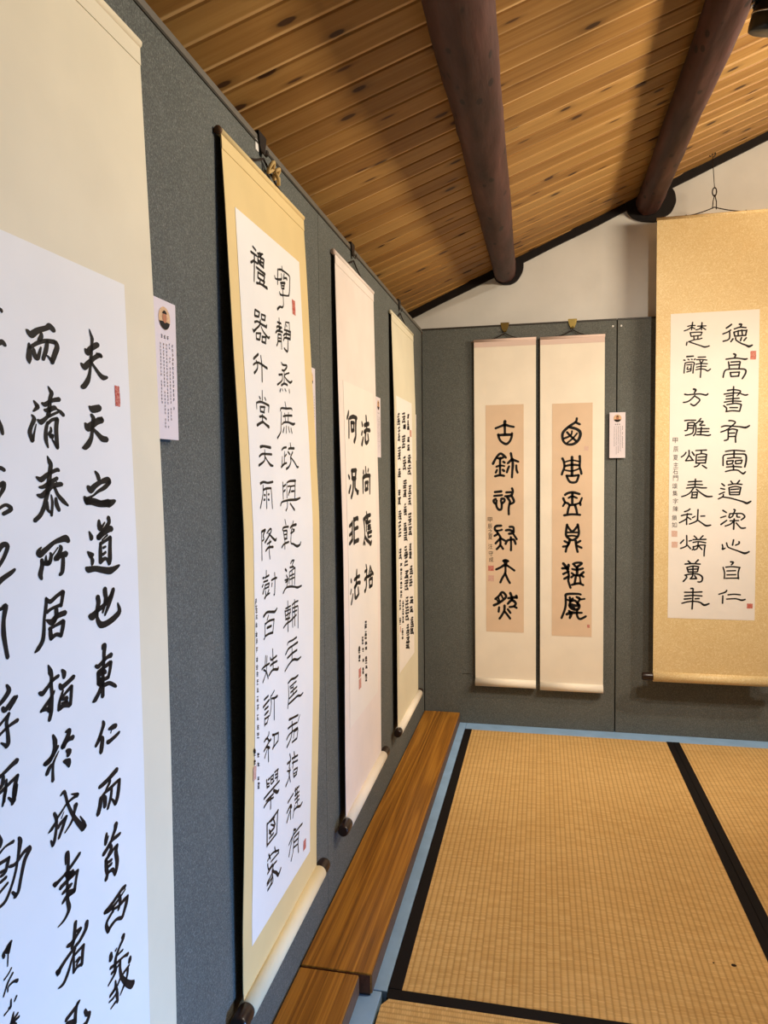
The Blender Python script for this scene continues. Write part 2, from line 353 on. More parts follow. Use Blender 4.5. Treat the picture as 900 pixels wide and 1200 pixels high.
# ------------------------------------------------------------------ grey display panels
PT = 0.04; PH = 1.8482
def panel(label, axis, a, b, screws=()):
    if axis == 'y':   # stands along the left wall, face at x = 0
        t = thing('display_panel', (-PT/2, (a+b)/2, 0), label, 'display panel', 'grey felt display panels'); L = Vector(t.location)
        mesh_obj('felt_board', box_bm(Vector((-PT, a+.0008, 0))-L, Vector((0, b-.0008, PH-.012))-L, 0.0012), M['felt'], t)
        mesh_obj('top_rail', box_bm(Vector((-PT, a+.0008, PH-.012))-L, Vector((0.0015, b-.0008, PH))-L, 0.001), M['railm'], t)
        mesh_obj('edge_line', box_bm(Vector((-.002, a+.0008, PH-.0175))-L, Vector((0.0022, b-.0008, PH-.0135))-L), M['rim'], t)
    else:             # stands along the back wall, face at y = 0
        t = thing('display_panel', ((a+b)/2, PT/2, 0), label, 'display panel', 'grey felt display panels'); L = Vector(t.location)
        mesh_obj('felt_board', box_bm(Vector((a+.002, 0, 0))-L, Vector((b-.002, PT, PH-.008))-L, 0.0015), M['felt'], t)
        mesh_obj('top_rail', box_bm(Vector((a+.0008, -.0015, PH-.008))-L, Vector((b-.0008, PT, PH))-L, 0.001), M['rim'], t)
    for (x, y, z) in screws:
        bm = bmesh.new(); bmesh.ops.create_uvsphere(bm, u_segments=12, v_segments=8, radius=.0045)
        for v in bm.verts: v.co = Vector((v.co.x, v.co.y*.5, v.co.z)) + Vector((x, y, z)) - L
        mesh_obj('screw', bm, M['white'], t, True)
    return t
panel('grey felt display panel along the left wall, nearest the camera', 'y', -3.9, -1.5885)
panel('grey felt display panel along the left wall, next to the corner', 'y', -1.5885, -0.0005)
pb = panel('grey felt display panel on the back wall behind the two tan-paper scrolls', 'x', 0.001, 0.8696, [(0.852, -.001, 1.815)])
mesh_obj('scratch', box_bm(Vector((.182, -.0008, .2345))-pb.location, Vector((.222, .0005, .2365))-pb.location, .0003), M['black'], pb)
panel('grey felt display panel on the back wall behind the wide gold scroll', 'x', 0.8705, 2.45, [(0.887, -.001, 1.815)])

# ------------------------------------------------------------------ roof logs
def log(label, x, z, r0, r1, dx, ring):
    t = thing('roof_log', (x, YB, z), label, 'roof beam'); bm = bmesh.new(); n, N = 40, 130; rings = []
    y1 = -4.9
    for i in range(N+1):
        f = i/N; y = y1*f - 0.001; rr = r0 + (r1-r0)*min(1, f*2.6) + .0
        cx = dx*min(1, f*2.6); cz = -(rr-r0)*1.02
        ring_ = []
        for k in range(n):
            a = 2*math.pi*k/n
            q = rr*(1 + .075*noise.noise(Vector((math.cos(a)*1.6, y*2.5, math.sin(a)*1.6+x*9))) + .05*noise.noise(Vector((math.cos(a)*4, y*14, math.sin(a)*5+x*5))))
            ring_.append(bm.verts.new((cx + q*math.cos(a), y, cz + q*math.sin(a))))
        rings.append(ring_)
    for a, b in zip(rings, rings[1:]):
        for k in range(n): bm.faces.new((a[k], b[k], b[(k+1) % n], a[(k+1) % n]))
    bm.faces.new(rings[0]); bm.faces.new(list(reversed(rings[-1])))
    bmesh.ops.recalc_face_normals(bm, faces=bm.faces)
    mesh_obj('log', bm, M['log'], t, True)
    bm = bmesh.new(); n = 48; f = []; g = []; cx, cz, rx, rz = ring
    for k in range(n):
        a = 2*math.pi*k/n; q = 1 + .06*noise.noise(Vector((math.cos(a)*2, math.sin(a)*2, x*7)))
        px, pz = cx - x + rx*q*math.cos(a), cz - z + rz*q*math.sin(a)
        pz = min(pz, ceil_z(px + x) - z + .012)
        f.append(bm.verts.new((px, -.016, pz))); g.append(bm.verts.new((px, .003, pz)))
    bm.faces.new(f)
    for k in range(n): bm.faces.new((f[k], g[k], g[(k+1) % n], f[(k+1) % n]))
    bmesh.ops.recalc_face_normals(bm, faces=bm.faces)
    mesh_obj('painted_collar', bm, M['black'], t)
    return t
log('dark reddish-brown round roof log nearer the left wall', 0.382, 2.092, .049, .066, .010, (0.394, 2.110, .070, .074))
log('dark reddish-brown round roof log above the gap left of the gold scroll', 1.000, 2.343, .053, .054, 0.0, (1.010, 2.350, .104, .086))

# ------------------------------------------------------------------ brush writing (scroll coordinates: right, down, half-width; tenths of a millimetre)
INK = {
    'S1': """
4681,4193,8 4704,4249,20 4725,4295,28 4711,4367,20 4699,4449,25 4679,4552,23 4664,4634,20 4640,4727,25 4601,4801,35 4531,4869,35 4481,4889,25
4582,4443,20 4620,4472,40 4681,4422,35 4786,4365,36 4838,4346,31
4488,4620,15 4549,4650,40 4634,4594,35 4739,4523,28 4845,4471,31 4896,4474,26
4795,4454,10 4888,4468,26
4693,4585,20 4763,4640,23 4843,4701,31 4910,4728,36 4999,4714,16

4600,5105,15 4655,5130,45 4740,5118,46 4809,5102,41
4636,5202,25 4672,5234,30 4658,5295,30 4638,5377,25 4614,5468,30 4555,5540,40 4487,5582,35 4438,5592,15
4510,5310,20 4555,5352,50 4640,5316,45 4744,5269,41 4849,5247,36
4748,5229,10 4841,5232,31
4661,5365,20 4748,5421,31 4830,5469,41 4926,5475,36

4651,5865,15 4698,5910,30 4719,5956,31
4496,6043,25 4550,6080,45 4645,6031,35 4768,5988,31 4891,5969,42 4933,5995,37
4933,5995,31 4831,6056,31 4689,6103,20 4585,6151,13 4451,6186,25
4422,6160,20 4473,6212,45 4597,6207,30 4745,6243,31 4902,6255,52 5030,6229,21
4457,6211,44 4561,6230,30 4710,6252,41 4885,6249,52

4475,6565,10 4511,6629,32 4509,6653,30
4676,6449,20 4680,6511,36 4693,6553,25 4794,6478,10
4869,6426,31 4878,6484,31 4806,6541,26 4696,6614,31 4650,6651,40
4650,6651,40 4748,6608,36 4875,6567,41 4928,6571,37
4715,6688,10 4833,6636,15
4686,6726,20 4675,6817,30 4667,6949,31
4678,6730,25 4775,6704,21 4892,6668,26
4892,6668,26 4872,6797,31 4861,6921,36 4839,6986,31
4733,6782,18 4786,6772,15
4717,6863,20 4780,6839,18
4667,6949,25 4739,6917,26 4790,6923,21 4840,6971,31
4423,6795,10 4484,6841,40 4525,6841,25
4483,6861,15 4511,6910,30 4499,6954,20
4384,6979,20 4431,7005,40 4562,7012,35 4713,7048,41 4870,7074,47 5054,7035,16

4585,7352,35 4598,7420,35 4567,7507,30 4562,7598,25 4625,7692,41 4763,7700,41 4926,7660,42 5022,7604,37 4991,7496,11
4424,7550,35 4481,7561,50 4584,7510,30 4724,7464,31 4889,7356,26
4734,7279,36 4739,7342,36 4745,7405,31 4675,7558,15
4910,7312,31 4860,7394,37 4792,7497,31 4716,7597,15

4638,7995,10 4653,7952,20 4695,7962,31 4677,8036,31 4664,8136,26 4644,8256,26 4629,8356,31 4624,8448,31 4618,8560,31
4497,8159,20 4554,8180,30 4650,8143,26 4739,8114,26 4819,8108,36
4534,8246,20 4547,8311,30 4551,8385,35
4542,8248,25 4663,8219,26 4788,8195,31
4805,8194,31 4783,8283,26 4742,8367,26
4557,8283,30 4643,8266,36 4694,8290,26
4553,8344,30 4655,8363,26 4743,8362,26
4552,8375,35 4634,8430,31 4756,8439,26 4860,8496,26 4904,8525,16
4608,8422,31 4545,8496,30 4474,8551,35 4424,8566,15

4601,8857,15 4615,8903,31 4578,8963,26 4513,9053,30 4451,9103,25
4522,9046,25 4580,9063,31 4567,9147,36 4546,9217,31
4715,8996,16 4795,8998,37 4868,9007,32
4756,9059,8 4767,9030,10
4681,9137,26 4715,9150,31 4842,9133,26 4935,9112,21

4489,9619,25 4566,9616,31 4690,9596,31 4854,9557,37
4689,9611,26 4695,9651,26 4604,9717,13
4902,9702,21 4846,9705,21 4718,9725,26 4594,9734,21 4523,9765,26
4507,9757,26 4494,9846,36 4448,9928,36
4541,9762,26 4591,9806,36 4587,9899,31
4735,9743,21 4713,9840,26 4645,9953,21
4902,9702,27 4877,9827,32 4846,9911,32 4806,9969,27
4729,9869,11 4798,9954,26

4606,10242,16 4595,10305,31 4584,10363,26
4648,10295,8 4602,10341,21
4805,10222,37 4784,10282,32 4708,10363,21
4890,10385,21 4816,10386,27 4707,10384,26 4616,10433,31 4536,10465,31
4670,10418,26 4694,10474,26 4629,10526,21
4820,10502,27 4756,10506,21 4665,10534,26 4575,10560,26
4820,10502,27 4790,10568,32 4812,10699,32 4789,10796,27 4759,10845,21
4584,10565,26 4588,10674,31 4602,10746,26 4573,10799,31
4608,10610,21 4697,10621,21
4614,10667,21 4695,10668,21
4611,10740,21 4709,10752,26 4760,10839,21

4972,11115,27 4896,11110,27 4783,11142,27 4637,11174,26 4531,11184,26
4838,11164,27 4853,11239,27 4812,11324,21
5023,11274,22 4927,11273,27 4833,11282,21 4687,11248,16
5014,11268,27 4981,11350,33 4920,11435,27 4881,11467,27 4771,11420,21 4662,11427,26 4589,11456,26
4689,11216,21 4704,11280,21
4531,11184,26 4635,11216,26 4780,11206,21 4971,11153,11
4714,11264,21 4577,11320,26 4557,11382,26 4598,11462,31

4899,11717,38 4887,11760,27 4810,11809,24 4733,11889,27 4710,11983,27 4706,12068,27 4560,12127,13
4629,11769,26 4629,11840,37
4727,11797,16 4755,11783,11
4770,11881,16 4882,11890,16
4612,11942,21 4711,11962,21 4897,11989,16 4991,12020,27
4636,12024,21 4745,12029,21
4820,12015,16 4745,12029,16
5037,12096,28 5029,12142,33
4821,11993,22 4816,12101,22 4848,12224,27 4957,12380,38 5070,12479,50 5101,12461,28
5014,12183,17 4888,12196,22
4983,12207,22 4960,12292,22 4880,12370,22 4802,12425,11
4831,12200,16 4735,12265,21 4588,12289,16
4711,12170,11 4698,12260,27 4589,12278,16
4734,12286,16 4739,12378,27 4744,12471,21
4568,12344,13 4676,12354,19 4751,12321,16
4599,12450,11 4700,12437,21

3607,4406,18 3669,4438,40 3771,4379,32 3909,4326,28 3967,4297,37 4034,4325,33
3823,4392,18 3827,4427,27 3783,4480,23
3629,4537,13 3630,4603,31 3616,4693,36 3619,4741,13
3625,4586,18 3760,4510,23 3898,4464,23 4038,4453,28
3696,4583,18 3710,4652,31 3755,4663,27 3811,4547,11
3919,4465,23 3891,4561,28 3834,4669,23
4052,4451,28 4077,4502,33 4027,4594,33 3977,4684,28
3900,4618,9 3979,4666,28

3653,5125,9 3695,5170,27 3706,5187,27 3637,5237,9
3608,5275,9 3644,5316,27 3599,5390,22 3568,5462,27 3599,5549,22
3606,5540,22 3632,5468,13 3672,5368,7
3893,4951,9 3925,4994,23 3943,5019,28 3910,5087,23 3896,5180,28 3868,5264,28
3777,5140,14 3830,5149,27 3944,5097,23 4066,5072,28
3811,5209,14 3866,5209,28 3966,5174,28 4001,5175,23
3874,5273,18 4033,5214,14
4014,5183,9 4077,5211,24 4125,5240,24
3696,5322,13 3747,5341,32 3817,5304,23 3882,5258,18
3855,5338,18 3821,5422,23 3813,5522,27 3840,5608,11
3862,5347,18 3927,5306,19 4013,5290,23
4013,5290,28 3990,5394,28 3988,5506,28 3994,5608,23
3899,5390,12 3903,5427,18 3866,5465,18 3926,5485,28 3884,5492,18
3910,5514,9 3987,5599,23

3819,5700,7 3848,5759,28 3866,5795,28 3845,5878,28 3824,5970,32 3795,6070,32 3760,6160,27 3712,6258,27 3653,6327,27 3570,6375,27
3627,5922,11 3697,5950,32 3781,5910,27 3866,5874,23 3967,5846,23 3995,5855,19
3664,6030,13 3731,6027,23 3829,5988,27 3959,5939,23
3625,6110,13 3696,6121,32 3781,6078,32 3868,6025,28 4011,6005,28 4032,6015,19
3936,5966,5 3948,5981,9
3909,6036,18 3958,6121,23 4039,6189,28 4122,6245,12
3778,6188,14 3778,6270,23
3846,6117,9 3860,6200,18 3835,6338,18
3784,6280,18 3843,6320,14
3920,6157,19 3928,6222,28 3965,6289,23

3645,6664,9 3589,6703,22 3619,6734,40 3716,6694,32 3845,6634,25 3960,6612,33 4047,6606,42 4096,6639,28
3641,6795,22 3642,6858,27 3608,6944,31 3625,6996,18
3711,6758,9 3706,6821,23 3744,6844,32
3781,6738,14 3791,6776,23 3751,6845,27 3651,6832,22
3813,6769,9 3910,6692,9
3940,6676,14 3959,6706,28 3919,6763,28 3858,6812,32
3886,6815,28 3945,6785,28 4040,6777,38
3988,6790,23 3981,6874,28 3959,6965,28 3915,6992,19

3680,7206,14 3675,7292,23 3641,7422,18 3627,7556,23 3601,7651,27 3531,7716,27 3478,7743,11
3686,7220,18 3745,7258,27 3860,7213,23 3954,7187,28
3961,7188,28 3942,7265,23 3917,7336,23
3685,7362,23 3769,7337,18 3910,7325,23
3837,7359,28 3833,7433,28 3788,7489,28
3667,7441,9 3760,7483,41 3847,7435,32 3984,7425,33
3729,7551,23 3732,7616,27 3736,7663,23
3715,7548,23 3813,7532,18 3943,7511,28
3950,7513,28 3931,7585,28 3898,7667,23
3737,7654,27 3822,7632,23 3891,7657,23

3673,7930,9 3703,8007,32 3720,8068,23 3708,8157,23 3716,8253,23 3704,8352,27 3692,8441,27 3660,8523,23
3518,8183,18 3570,8204,31 3653,8160,23 3738,8110,23 3831,8090,23
3760,8229,9 3729,8266,18 3616,8342,23 3533,8388,18
3539,8386,13 3626,8392,23 3678,8437,18
3671,8323,18 3645,8425,14
3891,8040,14 3925,8087,33 3922,8134,23
3847,8189,19 3873,8230,33 3961,8213,28 4090,8172,29
3900,8271,14 3836,8375,19 3817,8463,23
4047,8267,24 3941,8312,19 3851,8361,19
4047,8267,24 4034,8360,24 4013,8470,24
3831,8459,23 3905,8435,33 4006,8468,29
3879,8370,14 3952,8373,28 3935,8406,24
3870,8405,14 3964,8416,19

3705,8702,14 3735,8784,32 3723,8864,28 3664,8935,27 3553,8961,23
3566,8970,23 3635,8961,27 3721,8901,23 3780,8853,19
3791,8909,7 3702,8997,18 3683,9074,18 3677,9193,23
3587,9081,27 3631,9034,27 3666,9011,18
3916,8741,14 3975,8752,33 3942,8813,33 3864,8890,37
3850,8884,28 3955,8847,24 4037,8848,33
3919,8954,19 3962,8985,38 3937,9019,24
3869,9055,19 3941,9093,43 3952,9146,19

3791,9410,9 3850,9393,23 3882,9465,19 3907,9554,19 3980,9705,22 4065,9835,29 4169,9961,39
4201,9962,25 4180,9901,20 4114,9794,7
4082,9530,29 4021,9528,19 3900,9541,14 3810,9586,14 3722,9630,19
3971,9471,7 4075,9517,19
3677,9552,18 3708,9623,23 3702,9734,18 3668,9850,23 3639,9892,18
3607,9819,9 3639,9882,23
3578,9720,9 3634,9701,23 3706,9660,18
3877,9685,24 3774,9713,23 3730,9739,23
3870,9682,24 3799,9783,24 3739,9858,19
4045,9628,34 4010,9710,19 3961,9785,19 3840,9851,9
3838,9609,5 3791,9663,9

3838,10210,9 3840,10104,12 3873,10101,29 3884,10185,24 3871,10296,24 3859,10406,19 3854,10521,19 3856,10640,24 3874,10739,29 3797,10809,19 3681,10828,7
4087,10216,24 4016,10247,24 3909,10287,24 3804,10317,19 3660,10341,28
3633,10316,19 3674,10339,33
3856,10307,29 3890,10375,38 3951,10350,29
4041,10390,19 3964,10397,24 3859,10406,24 3742,10421,28
4041,10390,24 4006,10490,19 3978,10584,24
3774,10503,19 3885,10490,29 3930,10486,19
3875,10534,14 3978,10584,19 3881,10586,14
3770,10607,19 3851,10578,29 3985,10598,19
3834,10314,29 3964,10388,34

3980,10957,25 3959,11057,25 3938,11151,25 3903,11204,25
3825,11136,20 3905,11151,30 4074,11093,20
3975,11067,15 4058,11088,25
4178,11082,31 4158,11152,31 4052,11216,25 3951,11236,25 3787,11275,25 3660,11324,34
3638,11298,19 3675,11334,39
3966,11257,15 3897,11340,15 3828,11442,25 3745,11511,24 3652,11502,7
4107,11313,20 3947,11320,20
3933,11277,15 3922,11509,20
4107,11313,25 4086,11414,25 4072,11526,20
3968,11410,15 4026,11417,25 3974,11458,15
3922,11509,20 3989,11490,20 4073,11515,20

4005,11907,20 3936,11932,25 3773,11948,30
3971,11904,20 3934,11996,25 3920,12116,25
4099,12089,20 4131,12157,26 4182,12196,26 4126,12255,31 4058,12240,20
3771,12000,25 3913,12078,30

3188,4250,4 3250,4277,21 3257,4294,13

3122,4681,21 3192,4611,25 3242,4591,29 3281,4614,21

3105,5313,16 3160,5426,25 3179,5496,17

3029,5877,20 3112,5830,21 3172,5851,21

3048,6029,20 3149,5978,25 3144,6031,25 3090,6101,16 3037,6169,12

3064,6229,16 3164,6193,17 3235,6238,25 3124,6280,21

2963,6702,24 3084,6586,29 3156,6605,25 3089,6717,21 3002,6801,20

2941,6980,32 3057,6915,29 3176,6872,25 3237,6844,17

2949,7208,22 3032,7201,18 3086,7189,31 3055,7318,22 3048,7452,27 3070,7604,22 3088,7699,22

3057,7963,12 3085,8028,28 3019,8088,27 2941,8131,19
2992,8170,19 3028,8204,27 3158,8114,20
3190,8118,20 3139,8172,16 3081,8222,10
3072,8253,20 3036,8332,20 3046,8427,20 3048,8542,24 3015,8570,20
2899,8352,15 2961,8317,15 3071,8259,16
2924,8428,15 3049,8382,16 3185,8360,24
2950,8505,8 3008,8550,20

3154,8762,32 3073,8782,24 2932,8826,19 2842,8833,23
2961,8839,19 2950,8913,23 2895,8946,19
3161,8917,20 3064,8940,20 2908,8986,19
2984,8974,16 2954,9098,19
3153,8914,24 3107,9028,24 3092,9149,24
3004,8891,12 2982,9007,20 2937,9130,12
3132,9004,24 3102,9107,24 3067,9167,20
3017,9080,10 3069,9138,20

3133,9543,12 3154,9601,28 3114,9745,16 3076,9865,16 3007,9990,16 2925,10080,20 2833,10094,16
2994,9767,16 3080,9785,20 3196,9730,20 3280,9726,29
3287,9742,29 3208,9820,24 3153,9955,20 3106,10083,20 3057,10112,24
3020,10044,12 3065,10100,20
2859,9574,15 2952,9543,12 3061,9547,20
2869,9397,19 2895,9468,23 2878,9515,15
2991,9673,20 2939,9788,20 2877,9800,16
2869,9670,19 2991,9679,20
2864,9758,16 2955,9774,16
2859,9858,16 2943,9849,20
2824,9963,15 2963,9918,16
""",
    'S1.note': """
2988,10530,17 2947,10538,17 2904,10571,20 2875,10586,20 2882,10621,20
2970,10544,20 2926,10594,27
2904,10588,17 2962,10575,17
2982,10535,14 2943,10623,17
2910,10566,14 2969,10561,10
2937,10627,10 2925,10742,8
2976,10795,10 2933,10826,10 2874,10846,12
2991,10858,14 2918,10912,14 2856,11006,10
3051,10981,21 2998,10952,14 2927,10954,12 2914,10997,10
2956,11107,10 2946,11179,17 2923,11171,14
3032,11128,14 3001,11158,12
2940,11184,7 2858,11196,12
2984,11261,10 2957,11338,24
3042,11314,14 2957,11338,17
3058,11362,14 2980,11356,17
2945,11346,24 3013,11409,14
""",
    'S2': """
1113,1682,20 1263,1709,25
1010,1809,24 1180,1806,23 1301,1804,21
1179,1813,21 1143,2059,20 1095,2333,16
1163,1922,21 981,2012,24
1161,1936,21 1298,1944,21
1458,1692,17 1462,1784,17
1344,1745,21 1622,1678,17
1374,1783,23 1662,1775,23
1663,1768,21 1600,1948,21
1353,1802,21 1333,1940,21
1390,1911,29 1621,1929,25
1362,1866,21 1633,1851,21
1504,1746,21 1458,1933,21
1565,1694,19 1464,1770,21
1250,2029,27 1460,2039,23 1677,2043,28
1308,2106,21 1292,2217,21
1308,2106,21 1650,2097,21
1650,2097,21 1579,2211,21
1293,2210,23 1597,2206,21
1206,2331,25 1421,2297,21 1750,2297,32
1416,2211,17 1368,2297,21
1636,2196,21 1528,2304,19

2665,1623,16 2692,1717,18
2460,1743,18 2673,1700,20 3104,1705,19 3121,1820,16 3039,2109,19 2897,2172,16 2655,2214,18
2418,1747,18 2360,2070,16
2210,1931,13 2261,1981,18 2555,1920,25 2625,1873,16 2618,1788,14
2794,1741,14 2730,1875,16
2757,1839,23 2935,1800,21 2930,1831,21
2544,1995,27 2807,1929,25
2565,1990,16 2590,2099,16
2784,1934,16 2721,2067,18
2577,2044,16 2753,2001,16
2591,2092,18 2743,2062,18
2653,2099,14 2653,2230,14 2644,2421,16 2549,2493,20
2450,2198,16 2485,2240,22 2654,2222,20
2267,2590,27 2422,2506,22 2549,2493,20

1058,2865,19 1025,2977,19
1059,2858,21 1284,2863,19
1273,2865,17 1216,2963,19
1025,2977,23 1217,2957,21
1370,2878,19 1553,2867,20
1370,2878,19 1356,2975,17
1572,2863,20 1519,2969,18
1374,2971,19 1539,2958,20
1007,3098,24 1150,3056,19 1342,3071,23 1595,3076,28
1620,3030,16 1595,3076,20
1299,3000,19 1248,3103,19 1077,3202,19 929,3283,28
884,3246,13 929,3283,19
1316,3123,15 1430,3202,19 1659,3269,26 1739,3234,16
1045,3300,15 1047,3405,19
1046,3293,17 1278,3257,19
1279,3250,19 1207,3383,19
1048,3398,23 1206,3390,19
1342,3306,15 1327,3409,19
1342,3306,21 1545,3283,20
1546,3276,20 1489,3415,18
1309,3405,21 1510,3398,23

1094,3674,23 853,3796,24
818,3911,17 945,3860,19 1121,3835,21 1509,3881,27
969,3811,17 1029,3868,19 996,3964,19 846,4057,26
1215,3681,15 1240,3864,19 1207,4176,17

2331,2748,12 2330,2834,17 2300,3026,21
2226,2855,21 2431,2843,21
2168,2973,20 2233,2939,23 2460,2924,23
2089,3093,18 2219,3027,25 2489,3005,23
2286,2986,14 2393,2958,15
2227,3103,18 2181,3275,16 2110,3344,20
2229,3096,21 2395,3073,19
2416,3069,12 2390,3369,15
2237,3173,16 2382,3154,15
2207,3235,25 2373,3213,19
2718,2757,13 2652,2901,13
2718,2757,15 2940,2727,15
2941,2719,13 2938,2877,13
2753,2808,13 2770,2835,21
2604,2940,17 2735,2922,21 2976,2914,26
2542,3068,17 2678,3006,23 2943,2980,24
3001,2894,17 2951,3068,22
2525,3172,17 2621,3097,21 2951,3068,28
2733,2930,13 2709,3081,13
2818,3077,13 2754,3339,21 2644,3357,25 2543,3322,19

2326,3645,14 2402,3685,21 2638,3666,21 2607,3721,21 2469,3792,21 2342,3801,21
2138,3922,22 2348,3887,21
2348,3887,17 2305,4015,16 2022,4134,22
2466,3806,12 2420,4074,15
2766,3803,19 2496,3875,15 2527,3944,17 2775,4002,25 2916,3956,21
2246,4123,23 2421,4066,23 2611,4073,25
2192,4200,18 2142,4256,20
2277,4184,12 2311,4223,14
2445,4172,15 2502,4210,19
2706,4151,15 2715,4224,17

1181,4339,13 1157,4528,15
1018,4475,19 1065,4510,19
1286,4462,15 1333,4505,19
860,4602,15 860,4713,11
860,4602,17 1038,4566,24 1250,4573,21 1483,4599,25
1484,4593,19 1443,4732,12
1040,4665,21 1026,4752,17
1023,4660,19 1274,4645,21
1255,4653,19 1203,4751,17
1027,4745,19 1221,4750,21
976,4849,24 1137,4830,21 1310,4871,23
1124,4798,17 1098,4959,17
828,5016,28 1101,4939,23 1222,4965,23 1415,5014,33

924,5412,30 1085,5393,23 1447,5409,27
1129,5459,13 1127,5559,19
848,5592,20 994,5542,22 1245,5537,21 1486,5538,23
1127,5559,17 1083,5667,17 809,5756,26
1130,5586,17 1263,5678,17 1401,5745,29 1531,5758,17

2399,4439,12 2443,4551,17
2095,4652,14 2167,4589,20 2461,4572,23 2768,4546,19 2807,4580,15
2154,4662,12 2082,4967,14 2042,5083,16 1842,5206,22
2338,4676,12 2371,4848,14
2577,4643,13 2522,4838,15
2242,4748,18 2435,4720,21 2787,4693,23
2151,4920,14 2284,4868,20 2541,4851,21 2800,4872,30 2939,4848,19
2266,4970,16 2186,5076,20
2398,4933,12 2373,5081,14
2525,4940,15 2570,5056,17
2674,4961,15 2722,5063,19

2048,5439,16 2157,5393,22 2326,5373,22
2209,5464,12 2161,5710,16
2215,5565,14 2305,5519,18
2070,5568,12 2024,5754,16
1979,5783,22 2152,5717,22 2302,5694,20
2576,5277,15 2605,5379,19
2449,5406,19 2538,5389,23 2804,5381,27
2419,5466,23 2520,5514,21
2703,5458,19 2555,5573,19 2564,5661,17 2440,5766,21 2263,5818,26
2576,5580,17 2783,5673,19 2928,5770,25 3020,5770,21

833,6091,26 994,6065,22 1207,6084,21 1470,6068,23
958,6120,13 927,6305,13 773,6543,18
957,6213,20 1120,6190,23 1359,6189,19
1360,6182,15 1373,6361,13 1380,6581,15
1126,6204,11 1087,6566,15
997,6307,22 1049,6316,19
1195,6307,23 1244,6302,19
967,6400,24 1021,6395,19
1182,6401,24 1236,6410,19

786,6979,22 963,6960,24
769,6984,11 778,7196,11 775,7514,15
963,6967,15 853,7058,19 885,7127,15 814,7154,18
1032,7033,15 1198,6965,19 1272,6985,17 1195,7060,19 936,7199,22
1122,7041,15 1452,7200,27 1530,7173,19
1172,7167,11 1146,7368,13 1176,7535,15
1042,7236,15 1244,7208,21
965,7362,17 1111,7310,23 1352,7322,23

2018,6083,14 2002,6426,14
2047,6169,20 2176,6136,20
2053,6270,20 2140,6243,20
2244,6101,12 2220,6412,12
2266,6094,16 2440,6067,23 2794,6064,25
2772,6064,17 2695,6437,17
2296,6174,16 2467,6185,16 2339,6321,16 2313,6357,20
2468,6178,16 2711,6168,17
2406,6309,12 2489,6178,10
2496,6282,21 2673,6279,21
1831,6547,18 1921,6480,18 2256,6457,22 2427,6457,25 2781,6463,27 3039,6435,19
2234,6464,14 2215,6594,14 2122,6662,20
2395,6529,18 2638,6674,27

2035,6837,12 2081,6948,14
1892,7048,18 1935,6995,20 2226,6995,22
1932,7066,14 1987,7229,16
1932,7059,16 2139,7068,20
2139,7068,20 2112,7226,16
1970,7141,14 2136,7141,18
1987,7229,22 2133,7228,20
1818,7384,20 1963,7327,20 2235,7310,22
2008,7231,12 2000,7432,14
2538,6899,12 2464,6991,17
2332,7032,18 2441,6996,25 2708,6986,29
2440,7033,17 2392,7148,16 2593,7082,19
2483,7066,17 2592,7105,17 2349,7144,16
2392,7148,12 2363,7337,16 2515,7382,21 2736,7449,30 2921,7437,23 2993,7383,17

979,7727,12 974,7861,14
804,7850,22 856,7851,21
909,7859,19 1109,7840,21
836,7928,17 1050,7927,19
762,8010,19 816,7972,16
792,8141,21 848,8057,14
904,7999,14 901,8065,17
904,7999,17 1121,7992,18
1121,7992,14 1081,8067,18
901,8065,17 1082,8054,16
917,8102,12 932,8178,17
1098,8111,14 1022,8180,18
876,8243,24 967,8204,19 1132,8185,18
1408,7827,14 1421,7982,14 1393,8228,16 1353,8256,22
1234,7954,18 1385,7942,22 1519,7947,22
1269,8014,18 1247,8080,14

810,8573,26 990,8527,23 1247,8569,25 1397,8591,27 1515,8544,15
1060,8595,12 984,8675,14

2005,7844,26 2086,7891,24
2062,7975,17 2123,8028,19
1975,8064,19 2185,8066,17
2015,8114,19 2120,8100,19
2325,7768,17 2414,7720,19 2546,7729,19
2546,7729,16 2432,7812,15 2584,7899,18
2279,7844,19 2497,7857,19
2254,7929,13 2223,8175,13
2276,7932,15 2607,7887,16
2607,7887,14 2549,8240,16
2406,7935,12 2394,8231,12
2272,8020,17 2535,8012,17
2269,8093,15 2532,8087,17
2186,8051,15 2074,8210,13
1863,8313,19 2010,8236,19 2221,8233,23 2525,8281,21 2749,8331,26 3005,8333,18
875,8714,10 874,8963,12 821,9005,19
892,8731,19 1092,8711,21 1354,8736,20
1346,8735,14 1278,8971,14
982,8824,25 1202,8830,23
874,8963,21 1055,8956,21 1278,8978,24

2126,8511,13 2141,9147,17
1952,8683,17 2012,8870,13
1994,8648,19 2292,8644,19
2289,8703,13 2203,8879,13
1951,8698,17 2289,8711,17
1991,8793,17 2288,8777,17
1991,8866,21 2246,8888,19
1869,9014,19 2055,8966,21 2289,8956,21 2643,8899,22
2537,8554,14 2556,9116,16
2379,8645,19 2557,8618,19 2761,8623,20
2399,8694,14 2422,9118,14
2442,8717,19 2734,8726,20
2757,8730,14 2761,9206,16
2419,8802,18 2688,8809,18

2101,9418,15 2164,9374,17 2425,9390,20 2672,9385,22
1997,9591,21 2166,9515,23 2426,9510,22 2742,9509,26
2382,9500,12 2385,9802,14
2104,9692,23 2384,9666,24 2698,9667,24
1959,9926,17 2212,9846,21 2474,9817,26 2746,9887,26 2956,9879,18

911,9338,12 876,9547,14
984,9357,11 955,9541,11
717,9551,17 823,9532,19 1094,9536,22
805,9582,19 949,9662,18 1040,9811,16
966,9530,12 931,9670,12 770,9808,19
1272,9297,13 1301,9703,15
1149,9433,14 1206,9496,22 1492,9485,20
1150,9593,20 1300,9584,22 1512,9597,22
1077,9766,22 1282,9712,22 1553,9771,28 1572,9734,19

2151,10232,21 2345,10205,24 2568,10238,24 2773,10235,24
